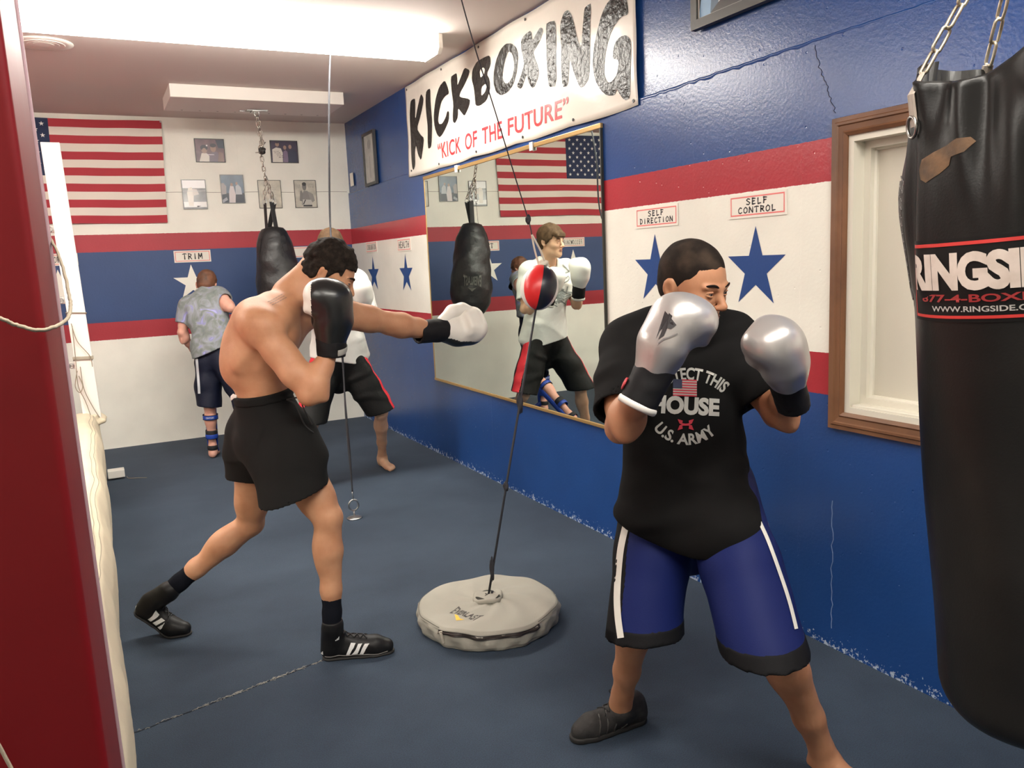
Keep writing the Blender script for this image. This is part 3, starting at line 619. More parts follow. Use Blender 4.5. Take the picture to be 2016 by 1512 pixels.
def smooth_path(P, n=8):
    P = [np.array(p, float) for p in P]; out = []; Q = [P[0]]+P+[P[-1]]
    for i in range(1, len(Q)-2):
        for k in range(n):
            t = k/n; a, b_, c, d = Q[i-1], Q[i], Q[i+1], Q[i+2]
            out.append(.5*((2*b_)+(-a+c)*t+(2*a-5*b_+4*c-d)*t*t+(-a+3*b_-3*c+d)*t**3))
    out.append(P[-1]); return out
F_ = 6.965
for pts in ([(140, 637), (152, 672), (176, 700), (182, 722)], [(150, 722), (154, 760), (168, 790), (180, 822)], [(158, 722), (165, 765), (182, 800), (196, 822)], [(152, 730), (148, 760), (157, 773), (163, 760), (155, 740)], [(142, 642), (147, 690), (150, 722)]):
    MB().tube(smooth_path([at(x, y, F_) for x, y in pts]), .0032, 5).build('string', m_twine, POST)
# ropes of the ring: run away along the far and the right side
ROPES = []
for z, cm, nm in ((1.93, mat('rope_red', (.4, .02, .02), .5), 'red top'), (1.41, mat('rope_white', (.6, .58, .55), .5), 'white middle'), (.92, mat('rope_blue', (.02, .04, .2), .5), 'blue bottom')):
    o = MB().tube([(-.45, 6.95, z-.01), (-2.2, 6.92, z-.035), (-4.1, 6.95, z-.01)], .016, 10).build('ring_rope', cm, smooth=True)
    tag(o, nm+' rope along the far side of the boxing ring', 'rope', 'ring ropes')
# near corner post: fat red padded post close to the camera
NP = thing('ring_post', (-.25, 1.1, 0), 'dark red painted ring corner post filling the left edge', 'post', 'ring corner posts')
def rrect(x0, y0, x1, y1, r, n=8):
    out = []
    for cx, cy, a0 in ((x1-r, y0+r, -math.pi/2), (x1-r, y1-r, 0), (x0+r, y1-r, math.pi/2), (x0+r, y0+r, math.pi)):
        out += [(cx+r*math.cos(a0+math.pi/2*k/n), cy+r*math.sin(a0+math.pi/2*k/n)) for k in range(n+1)]
    return out
# red post continued
pr = rrect(-.46, .90, -.030, 1.30, .010)
mb = MB(); mb.prism([(x+.009, y, 0) for x, y in pr], (-.035, 0, 2.75)); mb.build('padding', m_redv, NP, auto=True)
MB().tube([(-.0205-.0127*z, 1.302, z) for z in np.arange(.4, 2.75, .05)], .0035, 6).build('edge_piping', mat('piping_grey', (.33, .22, .24), .3), NP, smooth=True)
tp = [at(x, y, d) for x, y, d in ((-60, 612, .885), (0, 627, .88), (32, 640, .88), (75, 650, .878), (108, 643, .885), (132, 628, .93), (139, 603, 1.0), (134, 570, 1.08), (122, 520, 1.2), (106, 482, 1.29), (93, 460, 1.335))]
random.seed(4)
o = MB().tube([p+np.array([random.uniform(-.0004, .0004), 0, random.uniform(-.0005, .0005)]) for p in smooth_path(tp, 8)], .0019, 7).build('twine_loop', m_twine, smooth=True)
tag(o, 'frayed brown twine looped around the red ring post', 'string', 'twine on the red post')
tp = [at(x, y, .885) for x, y in ((-40, 1400), (-5, 1462), (10, 1490), (30, 1530), (40, 1570))]
o = MB().tube(smooth_path(tp, 6), .0018, 7).build('twine_loop', m_twine, smooth=True)
tag(o, 'end of brown twine hanging low on the red ring post', 'string', 'twine on the red post')
o = MB().tube(smooth_path([(.112, 7.06, .01), (.125, 7.0, .005), (.19, 6.97, .004), (.25, 6.93, .004)]), .0022, 5).build('loose_string', m_twine)
tag(o, 'thin loose string lying on the carpet beside the white foot block', 'string')

def chain(mb, p0, p1, ll, wr, wd, mi=0):
    """welded chain: stretched oval links, every other one turned by 90 degrees"""
    p0 = np.array(p0, float); p1 = np.array(p1, float); d = p1-p0; L_ = np.linalg.norm(d); d /= L_
    n = max(1, int(round(L_/(ll-2.4*wr)))); step = L_/n
    a = np.cross(d, [0.3, 1, .2]); a /= np.linalg.norm(a); b_ = np.cross(d, a)
    for i in range(n):
        c = p0+d*(i+.5)*step; s = a if i % 2 else b_; hl = ll/2-wr; hw_ = wd/2-wr; P = []
        for k in range(16):
            t = 2*math.pi*k/16; cx = math.copysign(abs(math.cos(t))**.6, math.cos(t))*hw_; cy = math.sin(t)
            yy = (hl-hw_)*(1 if cy > 0 else -1)*min(1, abs(cy)*3)+hw_*cy
            P.append(c+s*cx+d*yy)
        mb.tube(P, wr, 7, mi, closed=True)
    return mb
m_chain = mat('chain_zinc', (.50, .47, .42), .35, 1, var=(60, (.25, .2, .16), .4, .7))
m_chainp = mat('chain_old', (.46, .42, .33), .45, .8, var=(60, (.26, .21, .14), .4, .75))

# ================================================================ heavy bag, right foreground
m_leather = mat('bag_leather', (.006, .0058, .0056), .36, bumps=(260, .12, .002), var=(3, (.013, .012, .011), .4, .7), spec=.2)
HB = thing('heavy_bag', (1.26, .82, 2.0), 'black leather heavy bag with RINGSIDE label hanging on chains at right edge', 'punching bag', 'hanging bags')
hT, hB_ = np.array([1.318, .807, 1.845]), np.array([1.420, .762, .715])
hd = (hB_-hT); hL = np.linalg.norm(hd); hd /= hL
hx = np.array([-.84, -.54, 0])-hd*(np.array([-.84, -.54, 0])@hd); hx /= np.linalg.norm(hx)   # toward the viewer
hy = np.cross(hd, hx)
if hy[0] < 0: hy = -hy
def bagr(s, th):
    """s: distance from the top rim, th: 0 faces the hall camera, positive to the photo's right"""
    R = .178
    if s < .34:
        k = s/.34; R = .150+.030*math.sin(k*math.pi*.55)
        fold = (1-k)**1.3
        R += fold*(.014*math.sin(5*th+.6)+.008*math.sin(11*th+1.5+3*k)+.006*math.sin(17*th-4*k))
        R += .022*math.exp(-((k-.55)/.28)**2)*math.exp(-((th+1.75)/.40)**2)
        R -= .014*math.exp(-((th+1.22)/.10)**2)*math.exp(-((k-.5)/.4)**2)
        R += .006*math.exp(-((th+1.02)/.08)**2)*math.exp(-((k-.6)/.5)**2)
    R += .0015*math.sin(3*th+9*s)+.0012*math.sin(7*th-11*s)
    if s > hL-.10:
        k = min(1, (s-(hL-.10))/.10); R *= math.sqrt(max(0, 1-k*k*.999))*.35+.65*(1-k**3.2)
    return max(R, .001)
def bagp(s, th, e=0):
    r_ = bagr(s, th)+e; top = 0
    if s < .12: top = -(1-s/.12)*.022*(math.cos(2*(th-.9)))+ -(1-s/.12)*.01*math.sin(3*th)
    return hT+hd*(s-top*-1)+(hx*math.cos(th)+hy*math.sin(th))*r_
mb = MB(); ns, nt_ = 110, 120
sv = list(np.linspace(0, hL-.1, 90))+list(hL-.1+.1*np.sin(np.linspace(.05, math.pi/2, 20)))
vs = [bagp(s, 2*math.pi*k/nt_-math.pi) for s in sv for k in range(nt_)]
fs = [(i*nt_+k, i*nt_+(k+1) % nt_, (i+1)*nt_+(k+1) % nt_, (i+1)*nt_+k) for i in range(len(sv)-1) for k in range(nt_)]
fs.append(tuple((len(sv)-1)*nt_+k for k in range(nt_)))
# inner rim so that the open top reads hollow
base = len(vs); vs += [bagp(.0, 2*math.pi*k/nt_-math.pi, -.006)+hd*-.004 for k in range(nt_)]+[bagp(.09, 2*math.pi*k/nt_-math.pi, -.012) for k in range(nt_)]
fs += [(k, base+k, base+(k+1) % nt_, (k+1) % nt_) for k in range(nt_)]+[(base+k, base+nt_+k, base+nt_+(k+1) % nt_, base+(k+1) % nt_) for k in range(nt_)]+[tuple(base+nt_+k for k in range(nt_))]
mb.add(vs, fs); mb.build('shell', m_leather, HB, smooth=True)
# label
LT0, LT1, LS0, LS1 = -1.19, .35, .262, .378
def lab(u, v, e): return bagp(LS1+(LS0-LS1)*v+.0*u, LT0+(LT1-LT0)*u, e)
def labpatch(name, u0, u1, v0, v1, mt, e, nu=60, nv=8):
    mb = MB(); mb.add([lab(u0+(u1-u0)*i/nu, v0+(v1-v0)*j/nv, e) for j in range(nv+1) for i in range(nu+1)], [(j*(nu+1)+i, j*(nu+1)+i+1, (j+1)*(nu+1)+i+1, (j+1)*(nu+1)+i) for j in range(nv) for i in range(nu)]); return mb
m_lblk = mat('label_black', (.006, .0055, .0055), .5, spec=.15); m_lred = mat('label_red', (.42, .022, .018), .5); m_lwht = mat('label_white', (.50, .43, .38), .55, var=(40, (.42, .35, .30), .4, .7)); m_ldr = mat('label_darkred', (.22, .012, .012), .5); m_lgr = mat('label_grey', (.33, .31, .29), .5)
LBL = labpatch('label', -.03, 1.03, -.05, 1.05, m_lblk, .0012).build('label', m_lblk, HB, smooth=True)
mb = MB()
for a in ((0, 1, .955, 1.0), (0, 1, 0, .04), (0, .012, .04, .955), (.988, 1, .04, .955)):
    q = labpatch('', *a, None, .0022); mb.add(q.v, q.f)
mb.build('border', m_lred, LBL)
place_text('RINGSIDE', 'lettering', m_lwht, LBL, lambda u, v: lab(.03+.94*u, .37+.50*v, .0026), cut=(.015, .2), offset=.055, spacing=.95)
place_text('877-4-BOXING', 'phone_number', m_ldr, LBL, lambda u, v: lab(.10+.80*u, .215+.105*v, .0026), cut=(.02, .5), offset=.025)
place_text('WWW.RINGSIDE.COM', 'web_address', m_lgr, LBL, lambda u, v: lab(.19+.62*u, .09+.075*v, .0026), cut=(.02, .5), offset=.02)
# worn brown scuff
ws = [(-1.00, .215), (-.97, .200), (-.85, .192), (-.72, .186), (-.60, .176), (-.50, .178), (-.46, .188), (-.54, .200), (-.66, .204), (-.68, .216), (-.78, .226), (-.92, .236), (-.98, .230)]
drape('worn_patch', [[(a, -s_) for a, s_ in ws]], mat('worn_hide', (.10, .052, .022), .8, var=(30, (.04, .025, .015), .4, .7), bumps=(50, .5, .004)), HB, lambda u, v: bagp(-v-.068, u, .0009), cut=.03)
# lace netting at the left side
mb = MB()
for i in range(15):
    s = .165+.0135*i; mb.tube([bagp(s-.004*k, -1.47-.05*k, .0012) for k in range(5)], .0010, 4)
for k in range(4): mb.tube([bagp(.16+.015*i+(.003 if i % 2 else -.003), -1.50-.05*k+(.012 if i % 2 else 0), .0014) for i in range(14)], .0011, 4)
mb.build('stitching', mat('thread', (.10, .09, .085), .7), HB)
mb = MB(); q = [[bagp(.17+.2*j/8, -1.44-.27*i/6, .0006) for i in range(7)] for j in range(9)]
mb.add([p for r_ in q for p in r_], [(j*7+i, j*7+i+1, j*7+8+i, j*7+7+i) for j in range(8) for i in range(6)]); mb.build('grey_panel', mat('panel_grey', (.075, .07, .066), .55), HB, smooth=True)
# chains and straps
apex = np.array([1.318, .800, 2.12])
m_strap = mat('strap_tan', (.30, .26, .22), .7, bumps=(120, .3, .003)); m_dring = mat('ring_metal', (.30, .29, .27), .35, 1)
for th, sl in ((-1.1, .03), (.50, .02), (1.9, .03), (3.55, .02)):
    r0 = bagp(.02, th if th < math.pi else th-2*math.pi, .004); dr = (apex-r0)/np.linalg.norm(apex-r0)
    q0 = bagp(.075, th if th < math.pi else th-2*math.pi, .003); st = r0+dr*.035
    MB().tube([q0, r0, st], [(.003, .013), (.003, .012), (.003, .009)], 8, flat=(r0-hT)).build('strap', m_strap, HB)
    MB().tube([q0+(hx*math.cos(th)+hy*math.sin(th))*.004+hd*.016*math.sin(a)+np.cross(hd, hx*math.cos(th)+hy*math.sin(th))*.016*math.cos(a) for a in np.linspace(0, 2*math.pi, 17)[:-1]], .0026, 7, closed=True).build('ring', m_dring, HB, smooth=True)
    chain(MB(), st, apex, .043, .0028, .020).build('chain', m_chainp, HB, smooth=True)
MB().tube([apex+np.array([.02*math.cos(a), 0, .02*math.sin(a)+.01]) for a in np.linspace(0, 2*math.pi, 17)[:-1]], .004, 8, closed=True).build('hook', m_steel, HB, smooth=True)
chain(MB(), apex+np.array([0, 0, .03]), (1.24, .83, CZ-.01), .043, .003, .021).build('chain', m_chainp, HB, smooth=True)
MB().box((1.19, .78, CZ-.02), (1.29, .88, CZ-.001)).build('ceiling_plate', m_steel, HB)

# ================================================================ far hanging teardrop bag
FB = thing('teardrop_bag', (1.50, 7.45, 1.5), 'black teardrop shaped punching bag hanging behind the shirtless boxer', 'punching bag', 'hanging bags')
fT, fB_ = np.array([1.485, 7.44, 1.955]), np.array([1.545, 7.47, .985]); fd = (fB_-fT)/np.linalg.norm(fB_-fT); fx = np.cross(fd, [0, 1, 0]); fx /= np.linalg.norm(fx); fy = np.cross(fd, fx)
prof = [(0, .02), (.01, .085), (.05, .115), (.15, .150), (.30, .178), (.48, .197), (.66, .205), (.80, .195), (.90, .155), (.96, .10), (.99, .03), (1, .001)]
def fbp(s, th, e=0):
    r_ = np.interp(s, [p[0] for p in prof], [p[1] for p in prof])+e
    r_ += (.006*math.sin(14*s+2*math.sin(2*th))+.005*math.sin(34*s+3*th)*math.sin(th*2))*(s < .93)*min(1, s*6)
    return fT+fd*s*.97+(fx*math.cos(th)+fy*math.sin(th))*r_
m_bagb = mat('bag_vinyl', (.013, .013, .014), .42, bumps=(9, .45, .03))
sv = np.concatenate([np.linspace(0, .9, 50), .9+.1*np.sin(np.linspace(.1, math.pi/2, 14))])
mb = MB(); vs = [fbp(s, 2*math.pi*k/48) for s in sv for k in range(48)]; mb.add(vs, [(i*48+k, i*48+(k+1) % 48, (i+1)*48+(k+1) % 48, (i+1)*48+k) for i in range(len(sv)-1) for k in range(48)]); mb.build('shell', m_bagb, FB, smooth=True)
ap = np.array([1.455, 7.40, 2.30]); m_web = mat('webbing', (.012, .012, .013), .6)
ringc = fT+np.array([-.0, 0, .20])
for th, off in ((2.75, (-.045, -.01, 0)), (1.15, (.010, -.02, .01)), (4.5, (0.04, .02, 0))):
    p1 = fbp(.10, th, .004); p2 = fbp(.005, th, .004); top = ringc+np.array(off)
    MB().tube([fbp(.22, th, .004), p1, p2, top], [(.0015, .022)]*4, 8, flat=(fx*math.cos(th)+fy*math.sin(th))).build('strap', m_web, FB)
    MB().tube([top+np.array([.018*math.cos(a), 0, .018*math.sin(a)+.01]) for a in np.linspace(0, 2*math.pi, 13)[:-1]], .003, 6, closed=True).build('ring', m_steel, FB, smooth=True)
    chain(MB(), top+np.array([0, 0, .03]), ap+np.array([0, 0, .08]), .048, .0045, .030).build('chain', m_chain, FB, smooth=True)
mt_ = np.array([1.40, 7.30, CZ-.10]); kn = np.array([1.425, 7.36, 2.62])
mb = MB(); chain(mb, ap+np.array([0, 0, .08]), kn, .055, .005, .034); chain(mb, kn+np.array([.02, 0, -.03]), mt_+np.array([.005, 0, -.05]), .05, .0045, .03); chain(mb, kn+np.array([.03, 0, -.02]), mt_+np.array([.02, 0, -.05]), .05, .0045, .03); mb.build('chain', m_chain, FB, smooth=True)
mb = MB(); random.seed(2)
for k in range(7): 
    a = kn+np.array([random.uniform(-.03, .03), random.uniform(-.02, .02), random.uniform(-.05, .03)]); chain(mb, a, a+np.array([random.uniform(-.04, .04), random.uniform(-.02, .02), random.uniform(-.03, .05)]), .045, .004, .028)
mb.build('chain_knot', m_chain, FB, smooth=True)
lump('knot', kn+np.array([.015, -.01, -.035]), (.03, .03, .028), mat('tape_black', (.02, .018, .016), .6), FB, 3)
mb = MB(); mb.box((1.33, 7.27, CZ-.108), (1.50, 7.30, CZ-.1005)); mb.box((1.28, 7.33, CZ-.108), (1.44, 7.36, CZ-.1005)); mb.box((1.37, 7.25, CZ-.115), (1.43, 7.37, CZ-.108)); mb.build('ceiling_mount', m_steel, FB)
MB().tube([mt_+np.array([.012+.02*math.cos(a), 0, .025*math.sin(a)-.03]) for a in np.linspace(0, 2*math.pi, 17)[:-1]], .005, 8, closed=True).build('shackle', m_steel, FB, smooth=True)
m_emb = mat('print_grey', (.085, .085, .075), .5)
for th0, w_, s0, nm in ((None, .17, .58, 'TITLE'),):
    for thc in (math.radians(68),):
        def fn(u, v, thc=thc): return fbp(s0-.085*(v-.5)*(1+.45*(2*u-1)**2), thc+(.5-u)*.85, .007)
        place_text('EVERLAST', 'print', m_emb, FB, fn, cut=(.05, .3), offset=.03)
        MB().add([fn(.25, -.2), fn(.5, -.75), fn(.75, -.2), fn(.5, -.4)], [(0, 1, 3), (1, 2, 3)]).build('print', m_emb, FB)

# ================================================================ weighted base + double end ball
EB = thing('weighted_base', (1.42, 3.13, 0), 'round grey fabric weighted base with zip lying on the blue carpet', 'weighted base')
ec = np.array([1.42, 3.13, 0]); ER, EH = .312, .088
def er(th): return ER*(1+.010*math.sin(3*th+1)+.008*math.sin(7*th)+.006*math.sin(12*th+2))
m_ecn = mat('base_canvas', (.34, .325, .275), .8, bumps=(220, .25, .002), var=(4, (.30, .285, .24), .4, .7))
mb = MB(); nt_ = 96
pf = [(.185, .103), (.20, .104), (.3, .104), (.6, .100), (.86, .094), (.955, .089), (.985, .080), (1.005, .062), (1.0, .04), (.985, .018), (.96, .004), (.9, .001)]
def epp(i, th, e=0):
    k, z = pf[i] if isinstance(i, int) else (np.interp(i, range(len(pf)), [p[0] for p in pf]), np.interp(i, range(len(pf)), [p[1] for p in pf]))
    r_ = er(th)*k; wz = .004*math.sin(4*th+k*5)*k+.003*math.sin(9*th+k*11)
    if .95 < k: r_ += .004*math.sin(16*th+z*60)*(z < .075)+.003*math.sin(23*th-z*80)*(z < .075)
    return ec+np.array([(r_+e)*math.cos(th), (r_+e)*math.sin(th), max(.0005, z+(wz if z > .02 else 0))])
I_ = np.linspace(0, len(pf)-1, 56)
mb.add([epp(float(i), 2*math.pi*k/nt_) for i in I_ for k in range(nt_)], [(a*nt_+k, a*nt_+(k+1) % nt_, (a+1)*nt_+(k+1) % nt_, (a+1)*nt_+k) for a in range(len(I_)-1) for k in range(nt_)])
mb.build('cover', m_ecn, EB, smooth=True)
# collar ring round the hole and the dark inside
mb = MB(); mb.lathe(ec+np.array([0, 0, 0]), [(.052, .118), (.060, .122), (.066, .116), (.068, .104), (.062, .098)], 40)
for i, v in enumerate(mb.v):
    a = math.atan2(v[1]-ec[1], v[0]-ec[0]); mb.v[i] = (ec[0]+(v[0]-ec[0])*(1+.10*math.sin(2*a+.5)), ec[1]+(v[1]-ec[1])*(1+.06*math.sin(3*a)), v[2]+.005*math.sin(3*a+1))
mb.build('collar', m_ecn, EB, smooth=True)
MB().lathe(ec, [(.058, .117), (.055, .07), (.0, .065)], 32).build('hole_lining', mat('lining_dark', (.03, .028, .022), .9), EB, smooth=True)
ths = np.radians(np.linspace(202, 288, 50))
mb = MB(); vs = [epp(j, t, .002) for t in ths for j in (6.15, 6.7, 7.1)]
mb.add(vs, [(i*3+k, i*3+k+1, (i+1)*3+k+1, (i+1)*3+k) for i in range(len(ths)-1) for k in range(2)]); mb.build('zipper', mat('zip_dark', (.022, .017, .015), .5), EB, smooth=True)
MB().tube([epp(6.6, t, .0035) for t in ths], .0016, 5).build('zip_teeth', mat('zip_teeth', (.06, .045, .04), .4, .5), EB)
p = epp(6.6, math.radians(206), .006)
mb = MB(); mb.box(p+np.array([-.008, -.004, -.004]), p+np.array([.008, .004, .006])); mb.tube([p+np.array([0, -.004, 0]), p+np.array([.002, -.010, -.02]), p+np.array([.006, -.012, -.042])], [(.006, .002)]*3, 8); mb.build('zip_pull', mat('pull_tan', (.5, .46, .38), .4, .3), EB, bevel=.001)
ths2 = np.radians(np.linspace(288, 562, 120))
MB().tube([epp(5.6, t, .001) for t in ths2], .0018, 5).build('seam_piping', mat('piping_dark', (.13, .12, .10), .8), EB)
def etop(r_, th, e=0):
    k = np.interp(r_/ER, [0, .1, .13, .3, .6, .86], [.105, .105, .104, .104, .100, .094]); wz = .004*math.sin(4*th+(r_/ER)*5)*(r_/ER)+.003*math.sin(9*th+(r_/ER)*11)
    return k+wz
def on_top(x, y, e=.0012):
    dx, dy = x-ec[0], y-ec[1]; return (x, y, etop(math.hypot(dx, dy), math.atan2(dy, dx))+e)
A_, B_, C_ = [ (np.array([0, 0, CAM_H])+ray(x, y)*((.103-CAM_H)/ray(x, y)[2])) for x, y in ((884, 1204), (934, 1221), (900, 1190))]
def evf(u, v):
    d = B_-A_; n_ = np.array([-d[1], d[0], 0]); n_ /= np.linalg.norm(n_); arch = 1-.28*(1-(2*u-1)**2)*(1 if v > .5 else -0)
    q = A_+d*u+n_*(v*.062*arch+ (.006*(1-(2*u-1)**2) if v < .5 else 0))+d*(-.0)*v; return on_top(q[0], q[1])
place_text('EVERLAST', 'logo', mat('logo_dark', (.06, .055, .05), .7), EB, evf, cut=(.06, .5), offset=.015)
yl = [(888, 1211), (910, 1214), (915, 1219), (903, 1217), (896, 1213)]
yl = [(895, 1208), (901, 1210), (905, 1215), (914, 1217), (898, 1218)]
P_ = [(np.array([0, 0, CAM_H])+ray(x, y)*((.103-CAM_H)/ray(x, y)[2])) for x, y in yl]
MB().add([on_top(p[0], p[1], .0015) for p in P_], [(0, 1, 2, 4), (2, 3, 4)]).build('logo', mat('logo_yellow', (.75, .45, .03), .6), EB)
# ball and cords
m_cord = mat('bungee', (.018, .018, .024), .7)
bc = at(1062, 566, 3.32)
DB = thing('double_end_ball', bc, 'red white and black double end ball in front of the mirror', 'ball', 'double end bags')
def ball(parent, c, rx, rz, axis, cols, rot0):
    ax = np.array(axis, float); ax /= np.linalg.norm(ax); a = np.cross(ax, [0, 1, 0]); a /= np.linalg.norm(a); b_ = np.cross(ax, a)
    nseg = len(cols); per = 10
    for si in range(nseg):
        mb = MB(); vs = []; nn = 24
        for i in range(nn+1):
            t = math.pi*i/nn
            for k in range(per+1):
                ph = rot0+2*math.pi*(si+k/per)/nseg; bul = 1+.012*math.sin(math.pi*k/per)-.006
                vs.append(c+ax*math.cos(t)*rz+(a*math.cos(ph)+b_*math.sin(ph))*rx*math.sin(t)*bul)
        mb.add(vs, [(i*(per+1)+k, i*(per+1)+k+1, (i+1)*(per+1)+k+1, (i+1)*(per+1)+k) for i in range(nn) for k in range(per)])
        mb.build('panel', cols[si], parent, smooth=True)
    MB().lathe(c, [(0, rz*1.02), (.012, rz*1.0), (.016, rz*.975)], 12)
m_bred = mat('ball_red', (.62, .02, .022), .35, bumps=(160, .1, .002)); m_bblk = mat('ball_black', (.012, .014, .022), .35); m_bwht = mat('ball_white', (.72, .70, .64), .4); m_bblu = mat('ball_blue', (.03, .06, .28), .35)
cdir = np.array([0, 0, CAM_H])-bc
base_top = np.array([ec[0]-.005, ec[1], .10])
tip = (bc-base_top)/np.linalg.norm(bc-base_top)
ball(DB, bc, .087, .106, tip, [m_bwht, m_bred, m_bblk, m_bwht, m_bred, m_bblk], -0.95)
m_rope = mat('ball_rope', (.62, .57, .47), .75)
top = bc+tip*.106
tk = at(1047, 462, 3.30)
for s in (-1, 1):
    q = np.cross(tip, cdir/np.linalg.norm(cdir)); MB().tube(smooth_path([top+q*s*.018-tip*.006, (top+tk)/2+q*s*.014, tk]), .0045, 8).build('loop', m_rope, DB, smooth=True)
lump('loop_knot', top+tip*.005, (.028, .026, .02), m_rope, DB, 5)
cc = [(tk), at(1040, 432, 3.30), at(1010, 335, 3.25), at(975, 220, 3.2), at(925, 60, 3.16), at(872, -140, 3.13)]
top_a = cc[-1].copy(); k = (CZ-.02-cc[-2][2])/(cc[-1][2]-cc[-2][2]); top_a = cc[-2]+(cc[-1]-cc[-2])*k; cc[-1] = top_a
MB().tube(smooth_path(cc, 5), .0028, 8).build('cord', m_cord, DB, smooth=True)
lump('cord_knot', cc[1], (.012, .012, .02), m_cord, DB, 7)
bot = bc-tip*.106
lw = bot+(base_top-bot)
MB().tube([bot, bot*.5+base_top*.5, base_top+np.array([0, 0, -.02])], .0055, 8).build('cord', m_cord, DB, smooth=True)
for f_, r_ in ((.33, (.014, .014, .045)), (.62, (.012, .012, .022)), (.90, (.010, .010, .05))):
    lump('cord_knot', bot+(base_top-bot)*f_, r_, m_cord, DB, 9)
lump('cord_knot', base_top+np.array([.0, 0, .0]), (.022, .02, .022), mat('knot_dark', (.05, .045, .04), .7), DB, 3)
MB().tube([base_top+np.array([.02, .0, -.01]), base_top+np.array([.03, .005, .03])], .006, 8).build('cord_tail', m_cord, DB, smooth=True)
MB().lathe(top_a+np.array([0, 0, .003]), [(0, -.02), (.012, -.015), (.02, .012), (.02, .016)], 16).build('ceiling_hook', m_steel, DB)

# second double end ball: ceiling clamp to eye bolt in the floor
c2 = at(661, 566, 5.0); D2 = thing('double_end_ball', c2, 'blue double end ball on a long cord behind the black glove', 'ball', 'double end bags')
e2 = np.array([1.344, 4.942, 0]); t2 = np.array([1.525, 5.345, CZ])
ball(D2, c2, .105, .125, (0, 0, 1), [m_bblu, m_bblk, m_bblu, m_bblk, m_bblu, m_bblk], .2)
MB().tube(smooth_path([c2+np.array([0, 0, .12]), at(650, 440, 5.26), at(648, 300, 5.27), at(648, 180, 5.31), t2-np.array([0, 0, .06])], 6), .006, 8).build('cord', m_cord, D2, smooth=True)
MB().tube(smooth_path([c2-np.array([0, 0, .12]), at(674, 700, 5.15), at(680, 800, 5.08), at(689, 905, 5.0), at(694, 972, 4.95)], 6), [ .007+.002*math.sin(i*.5) for i in range(25)], 8).build('cord', m_cord, D2, smooth=True)
mb = MB(); chain(mb, at(694, 972, 4.945), e2+np.array([0, 0, .135]), .05, .004, .02); mb.build('swivel', m_steel, D2, smooth=True)
mb = MB(); mb.tube([e2+np.array([.035*math.cos(a)*.9, -.0, .085+.035*math.sin(a)]) for a in np.linspace(0, 2*math.pi, 21)[:-1]], .0055, 8, closed=True)
mb.tube([e2+np.array([0, 0, 0]), e2+np.array([0, 0, .052])], .006, 8); mb.lathe(e2, [(.05, .001), (.045, .006), (.02, .012), (.0, .014)], 24)
o = mb.build('eye_bolt', m_steel, smooth=True); tag(o, 'steel eye bolt screwed into the carpet below the thin black cord', 'bolt')
mb = MB()
for k, (dx, dz) in enumerate(((0, -.02), (.012, -.045), (-.012, -.06), (0, -.085))): mb.lathe(t2+np.array([dx, 0, dz]), [(0, -.016), (.018, -.01), (.022, .006), (.008, .016)], 14)
mb.build('ceiling_clamp', mat('clamp_dark', (.10, .09, .08), .4, .7), D2)
o = MB().tube([t2+np.array([-.02, 0, -.012]), at(400, 44, 5.3)*[1, 1, 0]+[0, 0, CZ-.012], (-.3, 5.2, CZ-.006)], .0035, 6).build('ceiling_cable', mat('cable_grey', (.16, .15, .14), .6)); tag(o, 'thin grey cable running along the ceiling to the clamp', 'cable')
